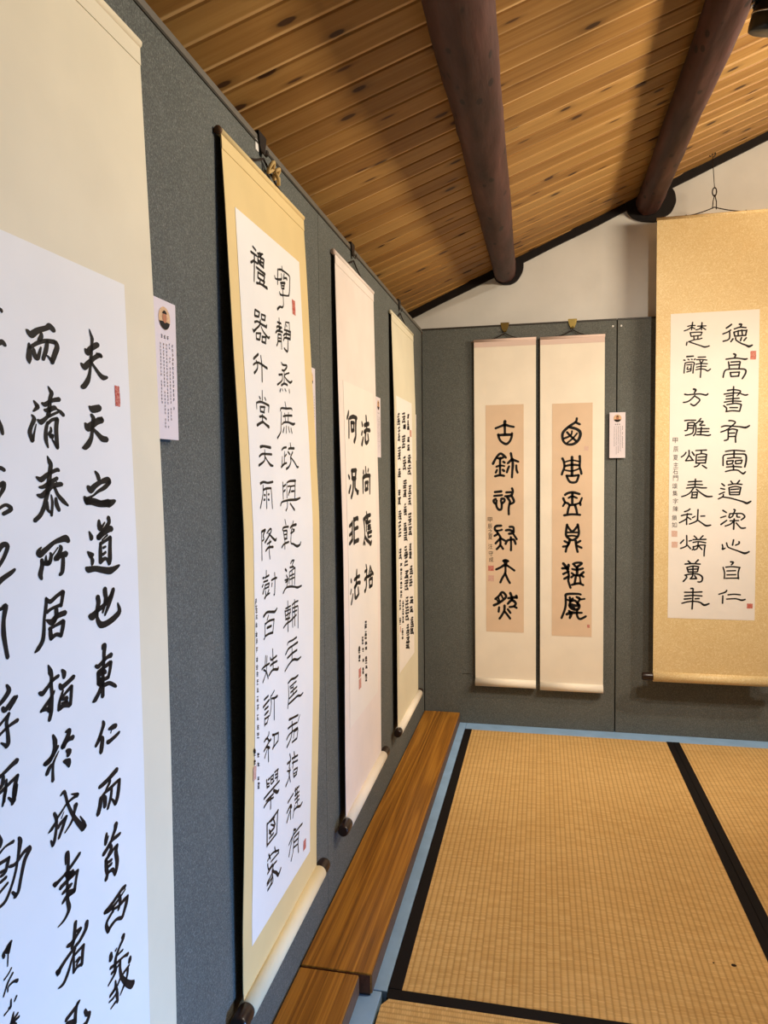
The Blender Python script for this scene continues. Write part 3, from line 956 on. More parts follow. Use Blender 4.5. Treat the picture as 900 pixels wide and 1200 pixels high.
2259,10338,16 2660,10334,20
2173,10283,12 2196,10529,14 2134,10749,19
2480,10373,12 2459,10535,16
2304,10472,20 2707,10463,20
2303,10381,18 2480,10404,16
2218,10573,18 2708,10549,22
2198,10679,20 2483,10679,24 2756,10680,24 2943,10730,23 3111,10718,19

842,10163,21 1041,10149,23
789,10289,23 1097,10243,22
861,10360,20 1042,10357,22
861,10463,20 1043,10447,22
861,10524,12 862,10675,14
879,10544,18 1062,10558,18
1062,10558,13 989,10664,14
880,10654,18 989,10657,20
1361,10142,17 1247,10192,16 1171,10211,16 1210,10362,13 1136,10548,13 1043,10545,14
1228,10256,18 1381,10297,24 1536,10303,26
1361,10312,13 1364,10724,17

1081,10864,15 1063,10927,16 917,10956,18 846,10971,20
899,10950,22 1009,10970,18 1105,11054,22 1199,11061,19
1179,11040,19 996,11097,20 836,11153,20
960,11111,26 1130,11197,24
1053,11132,13 1086,11453,17
1000,11182,13 878,11301,18
1271,10989,19 1369,11039,15 1359,11220,15 1304,11285,23
1291,11010,21 1606,11074,21
1606,11074,15 1594,11237,15
1303,11270,21 1594,11229,19

2226,11019,28 2492,11065,22 2791,11112,25
2910,11144,13 2777,11271,17
2406,11119,18 2442,11369,14
2170,11188,24 2411,11205,22 2730,11255,21
2437,11275,16 2359,11461,18 2126,11563,28
2096,11394,22 2287,11343,20 2784,11383,21
2555,11379,14 2518,11520,14
2556,11395,18 2810,11423,19
2810,11423,15 2751,11606,19
2432,11580,18 2751,11606,25

2310,11778,16 2360,11890,20
2167,11934,26 2364,11952,26
2360,11890,18 2283,12072,18
2581,11838,17 2635,11999,21
2452,11942,23 2821,12010,23
2480,12045,21 2827,12123,21
2546,12026,17 2509,12166,16
2176,12097,19 2375,12157,17
2339,12095,17 2283,12279,19 2095,12380,25
2277,12162,15 2376,12411,17
2548,12251,15 2590,12398,17
2581,12242,19 2825,12284,20
2826,12296,18 2762,12400,20
2590,12398,24 2783,12409,22
2586,12326,17 2794,12354,17

999,11775,19 1035,11959,15
1084,11811,23 1168,11815,20
1031,11873,19 1144,11911,19
1034,11937,19 1146,11965,20
1224,11818,16 1231,11959,16
1224,11818,20 1368,11825,18
1368,11825,16 1346,11966,16
1227,11872,16 1343,11900,20
1260,11972,18 1404,11970,20
1425,11806,18 1633,11827,20
1603,11814,16 1584,12047,18
1458,11874,20 1607,11904,20
1461,11940,20 1610,11971,20
877,12098,23 1152,12095,23 1707,12100,22
1384,12155,30 1596,12282,36 1686,12278,24
990,12191,17 1214,12208,22 1387,12222,20
884,12268,23 1103,12243,21 1390,12299,20
1242,12200,16 1237,12465,20

1067,12672,22 1092,13143,22
1068,12694,20 1351,12703,22 1676,12694,24
1645,12679,20 1612,13139,21
1119,13125,24 1347,13135,20 1612,13139,25
1188,12860,20 1281,12993,20
1266,12727,22 1470,12739,20
1270,12793,16 1481,12930,24 1365,12949,26 1192,12927,24
1412,12754,20 1509,12911,22
1198,13037,22 1429,13046,22

1137,13457,20 1249,13431,20 1452,13453,20 1758,13571,23
1506,13372,18 1574,13518,21
1187,13355,20 1280,13492,20
1151,13724,22 1350,13704,22 1647,13735,21
1314,13575,18 1761,13618,21
1140,13524,20 1205,13667,18 1406,13670,20
1497,13720,18 1414,13806,22 1631,13972,33 1759,14089,38 1909,14026,23
1133,13908,22 1359,13863,22 1473,13817,21
1136,13953,22 1422,13942,23
1170,14070,26 1341,14050,24 1419,13897,18
1384,13789,16 1457,14051,16 1284,14060,22

2246,12802,23 2576,12755,22
2194,12996,23 2420,12940,28 2492,13021,24
2422,12964,19 2441,13253,17
2394,13044,19 2208,13209,26
2678,12741,20 2959,12758,22
2709,12696,22 2756,12883,18
2685,12851,22 2967,12882,22
2815,12719,18 2878,13130,16
2692,12948,22 2974,12969,22
2732,13038,20 2980,13056,22
2637,13159,22 2846,13175,27 3065,13253,27 3210,13234,23
2700,13071,18 2578,13296,15

2667,13600,29 2810,13660,20
2376,13781,22 2606,13712,22 2955,13720,23 3246,13742,25
2670,13650,18 2482,13884,18 2393,14048,22
2680,13797,18 2663,14050,16 2533,14218,23
2714,13791,22 3034,13833,23
3020,13825,18 2978,14047,18 3021,14288,22
2687,13896,20 2971,13946,23
2660,14001,20 2980,14072,20
""",
    'S2.note': """
428,8210,8 493,8216,8
423,8236,8 496,8244,6
435,8184,8 488,8187,9
457,8183,5 444,8272,5
460,8229,6 419,8267,5
431,8363,8 497,8369,9
435,8336,8 495,8342,7
425,8307,8 509,8317,8
455,8280,5 443,8369,5
442,8394,8 505,8401,6
431,8420,8 513,8430,8
436,8366,8 513,8375,9
483,8370,5 471,8459,5
431,8538,8 517,8550,7
443,8513,8 507,8521,6
441,8486,8 511,8494,7
485,8462,5 472,8551,5
426,8660,8 498,8670,8
430,8633,8 496,8642,7
429,8688,8 493,8696,9
453,8606,5 440,8695,5
463,8654,6 422,8691,5
416,8807,8 502,8820,9
423,8836,8 495,8846,9
429,8864,8 489,8872,9
463,8785,6 455,8875,5
459,8830,6 420,8867,5
445,8916,8 500,8924,9
439,8943,8 506,8953,7
441,8971,8 504,8980,9
486,8921,6 477,9011,5
473,8964,6 433,9001,6
443,9073,8 516,9085,10
448,9102,8 511,9112,7
453,9131,8 507,9139,6
470,9075,6 461,9165,5
449,9273,8 524,9287,7
460,9331,8 514,9340,9
455,9302,8 518,9313,10
501,9254,6 492,9344,5
486,9297,6 447,9332,6
449,9473,8 524,9488,8
451,9446,8 523,9460,8
444,9416,8 530,9434,8
487,9396,6 478,9486,5
464,9547,8 551,9566,8
471,9605,8 544,9619,6
473,9577,8 541,9591,8
495,9523,6 486,9613,5
480,9710,8 549,9725,9
482,9683,8 547,9696,9
475,9764,8 554,9782,6
503,9684,6 494,9775,5
489,9880,8 553,9894,8
492,9853,8 551,9865,7
482,9905,8 561,9924,9
516,9828,6 507,9918,5
484,9994,8 553,10009,7
474,10077,8 562,10099,7
486,10052,8 550,10066,8
527,10002,6 518,10095,5
518,10047,6 475,10082,6
492,10213,8 566,10232,9
497,10186,8 560,10201,7
488,10154,8 570,10175,10
529,10163,6 520,10256,5
529,10211,6 486,10245,6
487,10340,8 557,10358,9
483,10425,8 562,10446,9
487,10398,8 557,10416,9
510,10343,6 501,10436,5
497,10546,8 575,10567,9
499,10604,8 574,10625,9
502,10576,8 570,10595,8
523,10521,6 513,10614,5
536,10574,6 493,10607,6
490,10710,8 583,10738,10
489,10681,8 584,10710,8
490,10768,8 583,10797,10
529,10691,6 520,10784,5

336,10943,10 420,10971,11
337,10964,10 421,10992,12
349,10928,10 406,10945,9
365,10910,7 358,10976,6
360,11005,10 414,11021,11
359,11046,10 418,11065,9
348,10979,10 424,11005,10
386,10990,7 379,11057,6
362,11144,10 423,11165,11
358,11164,10 428,11188,11
362,11207,10 428,11229,9
396,11154,7 390,11221,6
510,11090,10 597,11120,11
510,11069,10 595,11098,8
517,11135,10 594,11161,11
541,11078,7 534,11145,6
554,11118,8 515,11137,7
540,11291,10 597,11310,9
527,11307,10 612,11338,11
526,11265,10 609,11294,8
555,11252,7 548,11319,6
568,11292,8 529,11311,7
540,11532,10 617,11562,10
548,11565,10 611,11589,8
545,11578,10 616,11605,10
574,11544,7 567,11590,6
579,11571,8 538,11577,7
569,11679,10 631,11703,8
557,11660,10 642,11693,11
560,11646,10 638,11677,8
600,11661,7 592,11707,6
553,11748,10 633,11780,10
557,11735,10 627,11763,10
549,11702,10 633,11736,10
600,11722,7 592,11768,6
592,11743,8 550,11749,7
""",
    'S3': """
950,4171,25 895,4270,41 758,4406,37
941,4394,29 927,4664,33 893,4935,29
1036,4371,46 1421,4303,55 1843,4313,52
1740,4337,56 1685,4620,43 1657,4852,43 1496,4990,55 1490,5039,43
1178,4481,42 1210,4728,38
1178,4481,46 1528,4474,47
1495,4476,43 1450,4683,38
1211,4720,51 1470,4682,51

2435,4382,31 2506,4488,54
2365,4768,40 2484,4660,36
2361,5074,53 2443,4986,49 2567,4843,36
3003,4152,37 3024,4281,46 3042,4542,41
2759,4463,59 3325,4384,65
2696,4674,50 2998,4597,55 3452,4581,61
2917,4654,46 2821,4832,45 2844,4935,50
2806,4945,54 2946,5001,55 3177,4939,46
3169,4711,37 3243,4901,46

718,5976,33 812,6056,49
723,6458,45 825,6366,41 930,6257,33
1102,5857,50 1136,6099,42
1072,5849,54 1587,5832,56
1552,5849,47 1455,6103,43
1108,6067,59 1492,6070,60
1227,6132,42 1164,6407,42 952,6609,50
1419,6135,42 1408,6347,42 1582,6426,51 1672,6503,56 1767,6439,43

2742,5727,32 2785,5961,32
2475,5840,36 2449,5934,45
3104,5795,37 3017,5883,32
2376,6062,44 2343,6523,31
2376,6062,58 2743,6004,59 3305,5999,55
3249,6017,46 3198,6566,32
2644,6211,45 2654,6437,36
2644,6211,49 3014,6200,50
2976,6208,46 2916,6400,36
2633,6428,58 2953,6401,55

984,7270,31 950,7574,38 921,7829,38
680,7392,49 978,7326,46
651,7644,45 949,7582,46
625,7880,49 943,7799,50
1169,7201,43 1161,7559,39 1119,7929,42
1164,7250,58 1590,7220,55 1584,7278,39
1198,7513,47 1592,7494,55
1124,7881,54 1617,7862,59

2686,7098,29 2711,7195,37
2301,7308,49 2743,7241,58 3196,7224,55
2334,7327,41 2409,7608,33 2379,7864,29 2214,8054,41
2512,7339,33 2610,7432,50
2650,7400,29 2630,7695,29
2691,7368,42 2883,7311,33
2718,7449,42 3173,7418,47
2840,7361,29 2844,7642,29
2817,7552,38 3158,7542,42
2807,7639,38 3186,7633,47
2756,7758,46 3288,7749,51
2864,7784,42 2815,7886,38 3271,7891,34
2454,7836,41 2587,7935,54 2945,8056,55 3132,8128,60 3252,8050,43
2363,8000,29 2413,8083,29

2489,8698,28 2568,8857,36 2516,9146,40 2505,9354,40 2353,9486,47
2348,8896,47 2604,8870,44
2299,9131,51 2592,9087,48 2889,9112,40
2282,9457,39 2352,9503,47
3043,8795,24 2935,8959,41 2777,9096,36
3057,8815,24 3240,9001,41 3430,9117,50
2777,9105,44 3274,9095,41
3087,8980,29 3076,9175,33
2884,9218,40 2932,9456,41
2884,9218,40 3306,9226,49
3306,9226,41 3255,9453,41
2909,9453,49 3271,9447,45

1362,8695,26 1341,8841,38 1315,8969,38 1274,9112,38
1089,8952,48 1416,8926,45 1669,8929,54
715,8881,26 742,8965,44
644,9287,33 730,9173,26
708,9587,40 821,9462,33 910,9331,26
1077,9179,45 1406,9099,45 1740,9133,54
1339,9122,45 1139,9222,37 1128,9417,37
1128,9433,49 1221,9507,45 1487,9461,46
1499,9230,30 1554,9456,42
""",
    'S3.note': """
2256,10425,15 2493,10468,12
2273,10399,15 2480,10435,15
2243,10482,15 2500,10530,18
2370,10414,11 2338,10507,9
2231,10580,15 2466,10624,18
2231,10520,15 2472,10565,17
2240,10552,15 2459,10593,15
2320,10534,11 2288,10627,9
2348,10590,12 2225,10614,11
2253,10710,15 2466,10750,14
2255,10770,15 2458,10809,15
2243,10797,15 2466,10841,17
2354,10727,11 2322,10820,9
2207,10879,15 2462,10931,17
2210,10819,15 2462,10870,18
2221,10912,15 2447,10957,17
2298,10834,11 2269,10928,9
2254,11055,15 2519,11111,12
2287,11033,15 2485,11073,15
2259,11086,15 2513,11140,14
2362,11046,11 2334,11139,9
2385,11101,12 2263,11122,11
2269,11250,15 2498,11299,18
2272,11190,15 2496,11238,18
2281,11223,15 2486,11266,14
2432,11194,11 2403,11288,9
2289,11489,15 2469,11529,15
2249,11539,15 2509,11600,14
2270,11515,15 2488,11564,15
2405,11483,11 2376,11577,9
2264,11614,15 2510,11672,14
2277,11587,15 2497,11638,18
2258,11673,15 2514,11734,15
2420,11619,11 2392,11713,9
2281,11832,15 2542,11896,14
2314,11811,15 2508,11856,17
2319,11781,15 2505,11825,15
2393,11766,11 2365,11860,9
2411,11821,12 2288,11839,11
2252,12015,15 2492,12076,14
2257,12077,15 2484,12135,19
2254,12046,15 2488,12105,12
2425,12028,11 2396,12121,9
2371,12063,12 2248,12079,11
2270,12223,15 2485,12279,14
2283,12197,15 2473,12245,17
2260,12129,15 2498,12191,19
2419,12170,11 2391,12263,9
2378,12209,12 2255,12224,11

1882,10819,15 2023,10845,16
1852,10868,15 2050,10908,18
1881,10790,15 2027,10818,16
1945,10800,10 1921,10889,9
1951,10848,12 1857,10874,10
1885,10909,15 2033,10938,18
1893,10995,15 2022,11020,15
1865,10960,15 2052,10999,14
1929,10914,10 1907,11003,9
1958,10968,12 1863,10993,10
1917,11226,15 2061,11256,15
1887,11162,15 2094,11207,15
1905,11138,15 2077,11174,12
1979,11152,11 1956,11241,9
1953,11477,15 2088,11506,18
1941,11502,15 2099,11538,17
1925,11527,15 2115,11570,14
2039,11494,11 2016,11584,9
1907,11786,15 2089,11831,15
1931,11736,15 2066,11767,15
1920,11762,15 2077,11798,17
2017,11755,11 1994,11844,9
1925,11871,15 2068,11905,18
1906,11894,15 2087,11938,12
1894,11834,15 2100,11885,14
1990,11855,11 1967,11944,9

1444,11036,15 1661,11083,15
1461,11012,15 1645,11051,13
1474,10988,15 1632,11020,16
1582,10981,10 1555,11068,9
1453,11154,15 1631,11193,15
1424,11091,15 1663,11144,12
1443,11068,15 1645,11112,13
1573,11095,10 1547,11182,9
1542,11134,12 1429,11152,10
1471,11267,15 1677,11314,16
1481,11242,15 1668,11284,16
1492,11300,15 1655,11337,13
1545,11226,10 1518,11312,9
1574,11279,12 1460,11297,10
1444,11310,15 1652,11358,16
1451,11395,15 1642,11439,18
1464,11371,15 1629,11408,15
1585,11342,10 1559,11428,9
""",
    'S4': """
2594,3610,25 2948,3572,41
2605,3671,28 2862,3641,44
2553,3729,28 2841,3697,41
2691,3585,22 2664,3721,25
2732,3662,25 2602,3706,25 2521,3740,19

2574,3858,28 2799,3829,32
2553,3928,25 2809,3897,38
2563,4004,25 2867,3973,41
2719,3826,22 2709,3958,25
2712,3920,25 2581,3971,25 2515,4010,19

2525,4083,25 2909,4051,35
2521,4126,31 2922,4094,38
2470,4182,25 2901,4149,48
2733,4053,22 2724,4162,25
2728,4116,25 2582,4153,25 2501,4181,19
2759,4120,22 2949,4155,41
2540,4093,25 2585,4113,25

2521,4529,22 2938,4496,38
2499,4606,25 2915,4574,35
2494,4669,28 2910,4638,38
2713,4497,22 2685,4650,25
2738,4591,25 2591,4640,25 2525,4676,19
2753,4599,22 2941,4660,41

2496,4839,25 2896,4811,48
2567,4931,25 2938,4902,38
2434,5017,31 2898,4990,35
2688,4813,22 2657,4994,25
2711,4921,25 2532,4978,25 2450,5020,19
2742,4931,22 2962,5005,41
2493,4871,25 2537,4909,25

2637,5246,25 3075,5214,42
2614,5341,25 3183,5305,42
2558,5439,31 3027,5409,45
2616,5515,31 3103,5484,35
2962,5208,22 2922,5500,25
2834,5383,25 2588,5467,25 2456,5531,19
2881,5400,22 3198,5523,42
2522,5297,25 2596,5358,25

2652,5655,25 3108,5620,45
2438,5762,25 3215,5730,35
2523,5876,28 2992,5847,45
2562,5979,25 3131,5952,32
2767,5614,22 2727,5916,25
2799,5821,25 2520,5913,25 2388,5987,19
2846,5839,22 3194,5990,42
2458,5708,25 2531,5782,25

1441,3659,24 2010,3584,43
1475,3776,27 2092,3701,34
1615,3854,27 1993,3794,46
1445,3972,27 2045,3902,37
1875,3578,21 1838,3861,24
1753,3800,24 1523,3913,24 1399,3997,18
1796,3817,21 2087,3952,40

1656,4085,27 2156,4043,46
1667,4137,30 2167,4096,37
1617,4200,27 2147,4159,37
1898,4048,21 1888,4168,25
1877,4124,25 1694,4171,24 1602,4204,18
1906,4131,21 2146,4173,40

1356,4545,24 2030,4472,43
1436,4640,21 1962,4573,43
1356,4734,24 1939,4669,40
1404,4855,24 1990,4793,31
1294,4963,24 1905,4902,46
1717,4446,21 1668,4873,24
1649,4739,24 1417,4877,24 1292,4985,18
1367,4591,24 1432,4693,24

1556,5354,27 1995,5301,46
1532,5470,24 2046,5421,34
1480,5567,27 2146,5518,46
1530,5671,24 1969,5626,34
1448,5785,24 2051,5741,43
1891,5273,22 1841,5703,25
1762,5567,24 1528,5699,24 1402,5804,18
1805,5592,21 2092,5803,40
1477,5410,24 1543,5514,24

587,3748,26 910,3686,36
525,3845,23 847,3785,30
490,3943,20 867,3879,38
469,4029,26 973,3958,45
516,4126,23 880,4066,30
731,3668,21 686,4068,24
711,3917,24 523,4044,23 420,4140,17
737,3939,21 976,4106,39
474,3802,23 535,3887,23

588,4260,26 926,4197,42
593,4373,21 960,4311,45
611,4495,26 851,4440,44
589,4597,26 913,4539,44
539,4713,26 876,4656,41
787,4184,21 736,4657,24
736,4481,24 601,4620,23 524,4730,18
762,4506,21 914,4714,39

502,5009,26 1037,4952,36
494,5112,20 1000,5058,36
514,5208,20 992,5156,42
479,5299,23 956,5248,42
581,5406,26 891,5360,42
813,4919,21 762,5397,24
749,5202,24 573,5331,23 482,5434,18
775,5225,21 985,5426,39

535,5811,23 872,5786,42
514,5902,26 935,5878,36
481,5979,23 972,5956,42
487,6072,23 893,6051,39
718,5778,21 684,6030,24
691,5942,24 519,6013,23 432,6071,18
718,5956,21 934,6075,39

2666,6479,28 3172,6461,39
2674,6580,25 3065,6560,48
2634,6680,22 3090,6663,38
2515,6771,25 3181,6762,35
2911,6438,22 2869,6762,25
2864,6628,25 2647,6709,25 2530,6774,19
2895,6646,22 3179,6794,42

2586,6871,28 3009,6856,38
2482,6979,28 3065,6972,35
2553,7091,28 3007,7077,38
2561,7192,22 3064,7185,35
2863,6843,22 2820,7166,25
2814,7046,25 2581,7132,25 2480,7202,19
2844,7068,22 3127,7232,42

2440,7601,28 3154,7599,45
2528,7724,32 3064,7714,35
2394,7825,25 3140,7833,45
2628,7927,25 3069,7916,45
2541,8027,22 3112,8025,35
2877,7554,22 2831,8037,25
2811,7838,25 2562,7951,25 2429,8045,19
2499,7662,25 2573,7770,25

2535,8136,28 3220,8165,35
2594,8222,28 3033,8230,42
2588,8319,25 3060,8335,45
2439,8405,22 3187,8443,48
2875,8122,22 2842,8405,26
2865,8299,26 2618,8357,25 2502,8410,19
2896,8316,22 3218,8472,42
2548,8175,25 2625,8244,25

2638,8833,22 3045,8853,45
2665,8914,29 2991,8927,38
2661,8975,22 2988,8988,45
2624,9055,29 3082,9083,39
2850,8819,22 2837,9034,26
2825,8960,26 2659,9009,25 2560,9051,19

2570,9153,28 3092,9190,45
2582,9230,28 3104,9268,45
2625,9316,22 3016,9338,39
2637,9384,29 2930,9398,42
2781,9148,22 2750,9389,25
2805,9296,26 2639,9341,25 2540,9381,19
2837,9311,22 3060,9443,42
2584,9190,25 2645,9249,25

1514,6251,24 2151,6231,47
1522,6342,30 2205,6328,31
1440,6435,24 2136,6420,31
1478,6518,24 2036,6506,46
1862,6208,22 1810,6484,25
1817,6392,25 1556,6470,24 1433,6534,18
1496,6287,24 1565,6354,24

1499,6621,21 2089,6614,40
1597,6698,21 1991,6687,37
1488,6762,21 2032,6756,46
1467,6844,24 2025,6841,34
1802,6584,21 1768,6818,25
1744,6736,24 1515,6798,24 1407,6850,18
1773,6751,21 2069,6873,40

1649,7176,21 1954,7153,34
1656,7282,28 2068,7266,31
1501,7374,30 2062,7367,37
1497,7452,27 2073,7450,47
1640,7560,28 2067,7551,40
1773,7128,21 1748,7510,25
1817,7377,25 1630,7478,24 1535,7562,18
1846,7401,22 2080,7594,40
1585,7231,24 1639,7323,24

1470,7908,24 1968,7921,40
1553,8008,24 1977,8015,43
1474,8088,27 2126,8114,34
1469,8166,27 2090,8190,37
1725,7895,21 1694,8162,25
1745,8068,25 1531,8126,24 1438,8180,18
1774,8084,22 2042,8229,40
1482,7953,24 1537,8018,24

1477,8272,24 2131,8299,47
1442,8366,21 2124,8401,34
1482,8453,27 2073,8481,31
1521,8543,27 2145,8576,37
1840,8255,22 1810,8506,25
1829,8440,25 1598,8503,24 1475,8559,18
1874,8461,22 2173,8624,41

1593,8844,28 1989,8851,40
1586,8958,24 2044,8973,43
1580,9063,24 2192,9097,41
1453,9177,24 2169,9226,31
1929,8813,22 1896,9115,25
1824,9037,25 1592,9115,24 1468,9185,18
1868,9062,22 2166,9266,41
1531,8876,24 1601,8968,24

474,6588,26 866,6583,30
455,6663,23 845,6660,42
489,6749,23 796,6743,41
670,6569,21 659,6706,24
676,6672,24 533,6716,23 448,6750,18
486,6613,23 538,6652,23

397,6871,23 914,6868,42
419,6936,29 782,6928,41
414,7008,23 776,7001,36
449,7086,26 770,7079,38
677,6838,21 645,7063,24
609,6983,24 439,7043,23 352,7093,17
636,6998,21 852,7115,39

469,7387,26 876,7385,39
437,7470,26 1028,7477,30
404,7556,20 936,7565,42
550,7662,21 888,7660,42
750,7353,21 736,7598,24
712,7529,24 526,7599,24 426,7657,18
739,7547,21 986,7693,39

403,7802,23 880,7787,45
450,7942,26 858,7921,42
469,8080,26 864,8063,42
421,8202,29 913,8195,39
414,8319,23 877,8312,36
615,7736,21 569,8282,24
637,8080,24 461,8219,23 371,8334,18
426,7876,23 474,8003,23

508,8831,24 889,8842,45
460,8931,26 868,8943,42
523,9045,27 862,9054,45
475,9142,24 827,9154,33
748,8816,21 715,9135,24
693,9019,24 492,9090,24 405,9155,18
720,9041,21 966,9222,39
450,8878,24 500,8959,24

2777,9761,26 3233,9792,44
2654,9853,33 3227,9901,50
2726,9950,26 3322,10003,37
2624,10027,26 3377,10104,44
2995,9747,23 2959,10014,27
2964,9937,27 2724,9992,26 2604,10045,20

2693,10177,26 3088,10198,47
2531,10282,23 3140,10337,40
2525,10386,30 3234,10458,50
2537,10506,30 3126,10563,33
2970,10167,23 2927,10546,27
2877,10387,27 2637,10455,26 2517,10521,20
2574,10215,26 2646,10310,26

2630,11004,26 3285,11099,41
2743,11136,27 3362,11227,47
2584,11206,30 3318,11316,37
3024,11044,23 2997,11245,27
3000,11178,27 2761,11196,27 2642,11224,20
3039,11195,23 3358,11352,44

2635,11405,27 3150,11483,40
2710,11514,23 3247,11597,41
2610,11579,30 3366,11706,34
2931,11435,23 2904,11618,27
2946,11555,27 2708,11563,27 2590,11582,20
2986,11573,23 3304,11720,44
2634,11433,27 2711,11489,27

2934,11900,30 3337,11956,37
2812,11972,30 3313,12045,37
2809,12052,27 3371,12143,37
2865,12163,30 3388,12244,48
3055,11885,24 3025,12172,27
3069,12067,27 2828,12095,27 2708,12134,20
3108,12089,24 3428,12285,44
2755,11903,27 2832,11983,27

2724,12225,27 3467,12355,41
2662,12314,27 3341,12436,37
2679,12392,33 3297,12502,41
2734,12500,30 3457,12635,41
3042,12257,24 3013,12508,27
3056,12435,27 2795,12460,27 2656,12493,20
3095,12462,24 3456,12671,44
2703,12267,27 2799,12351,27

1518,9141,28 2291,9188,42
1565,9267,29 2115,9291,36
1591,9422,29 2199,9455,42
1548,9551,29 2247,9599,39
1884,9111,22 1843,9480,26
1849,9389,26 1606,9484,25 1475,9568,19

1659,9801,25 2345,9871,49
1654,9888,25 2133,9928,42
1722,9982,26 2278,10037,39
1501,10025,32 2292,10115,42
1972,9803,23 1957,10060,26
1944,9966,26 1684,10007,25 1572,10052,19
1980,9988,23 2308,10159,42

1547,10163,22 2265,10239,46
1488,10251,28 2241,10332,45
1517,10367,22 2140,10431,36
1509,10497,25 2283,10588,42
1969,10161,23 1931,10480,26
1882,10373,26 1622,10434,25 1509,10497,19
1918,10399,22 2243,10616,42

1745,10868,22 2248,10921,39
1758,11010,26 2243,11058,42
1608,11099,29 2276,11186,36
1657,11250,26 2309,11334,43
2060,10878,23 2027,11271,26
1996,11111,26 1733,11176,26 1621,11243,19
1669,10923,26 1739,11024,26

1672,11358,26 2401,11459,39
1613,11459,29 2377,11569,39
1645,11598,29 2183,11667,49
1677,11723,26 2330,11821,43
1894,11329,23 1883,11652,26
1978,11588,26 1716,11649,26 1604,11715,19
2015,11620,23 2348,11866,43
1652,11395,26 1722,11497,26

1926,12001,29 2303,12049,36
1812,12079,23 2299,12152,49
1844,12206,26 2428,12302,46
1786,12282,32 2387,12384,33
2171,12004,23 2142,12275,26
2088,12197,26 1880,12245,26 1767,12295,19
2125,12223,23 2404,12437,43

1856,12380,26 2326,12462,33
1779,12466,26 2437,12591,43
1961,12580,26 2358,12643,40
1755,12635,26 2470,12774,36
2213,12429,23 2184,12711,26
2112,12576,26 1886,12604,26 1773,12639,19
2149,12602,23 2449,12798,43

1717,12653,32 2334,12781,49
1695,12747,32 2369,12891,33
1691,12846,32 2384,12996,46
2126,12722,23 2101,12893,26
2065,12843,26 1821,12843,26 1691,12859,19
2102,12862,23 2441,13041,43
""",
    'S4.note': """
700,9402,16 1004,9434,15
648,9429,16 1054,9474,13
650,9363,16 1060,9408,20
934,9393,11 883,9498,10
850,9438,13 649,9468,11
621,9594,16 1061,9647,18
678,9635,16 999,9672,18
667,9567,16 1018,9608,16
889,9558,11 838,9663,10
840,9607,13 639,9636,11
653,9735,16 1011,9778,16
678,9805,16 978,9841,16
697,9708,16 970,9739,16
867,9726,11 816,9830,10
830,9776,13 629,9804,11
675,9941,16 965,9977,18
631,9968,16 1006,10017,13
659,9872,16 989,9913,15
769,9882,11 718,9986,10
601,10100,16 1020,10157,18
667,10076,16 957,10114,18
622,10136,16 994,10187,20
857,10066,11 806,10170,10
591,10268,16 1010,10327,16
605,10203,16 1003,10259,16
654,10311,16 941,10350,13
749,10220,11 698,10324,10
800,10284,13 599,10308,11
616,10408,16 967,10459,13
581,10469,16 996,10531,15
614,10441,16 965,10492,13
798,10399,11 747,10502,10
566,10636,16 991,10702,18
618,10545,16 949,10594,15
601,10575,16 962,10630,16
750,10562,11 700,10664,10
779,10622,13 579,10644,11
457,10734,16 679,10767,16
451,10795,16 680,10830,15
454,10764,16 679,10798,16
539,10712,11 501,10809,10
567,10769,13 414,10794,11
432,10854,16 694,10895,15
403,10911,16 719,10963,16
437,10949,16 683,10988,13
596,10879,11 559,10976,10
561,10924,13 408,10949,11
455,11014,16 660,11046,20
440,11043,16 672,11080,13
422,11071,16 688,11115,15
580,11033,11 543,11130,10
555,11080,13 403,11103,11

989,10862,16 1312,10913,15
975,10923,16 1322,10979,20
986,10957,16 1308,11009,20
1157,10886,12 1118,10986,10
1017,11020,16 1273,11060,13
1008,11050,16 1279,11093,13
993,11079,16 1292,11128,13
1176,11043,12 1137,11143,10
1142,11091,13 983,11114,12
1020,11173,16 1258,11211,17
1010,11203,16 1266,11245,20
978,11261,16 1294,11315,15
1146,11191,12 1107,11291,10
1137,11243,13 978,11266,12
976,11317,16 1292,11372,18
999,11354,16 1266,11399,20
1014,11388,16 1249,11428,17
1144,11344,12 1105,11443,10
962,11563,16 1288,11622,17
958,11466,16 1298,11528,15
992,11505,16 1262,11553,15
1171,11503,12 1132,11603,10
1125,11548,13 967,11569,12
949,11681,16 1292,11746,13
1005,11629,17 1240,11670,18
958,11651,16 1285,11712,13
1153,11654,12 1114,11753,10
381,11466,16 700,11524,18
411,11409,16 674,11456,20
390,11499,16 689,11554,15
535,11429,11 498,11526,10
540,11482,13 388,11504,11
395,11630,16 674,11682,13
432,11544,16 644,11581,18
419,11572,16 654,11615,13
505,11554,11 468,11651,10
881,11915,16 1132,11962,15
839,12007,16 1166,12072,17
865,11979,16 1143,12033,20
992,11933,12 953,12038,10
852,12075,16 1148,12134,13
838,12139,16 1158,12205,17
838,12038,16 1165,12104,13
1064,12082,12 1025,12187,10
999,12125,13 841,12146,12
875,12229,16 1115,12276,18
846,12256,16 1142,12317,18
836,12287,16 1149,12353,18
984,12248,12 945,12352,10
""",
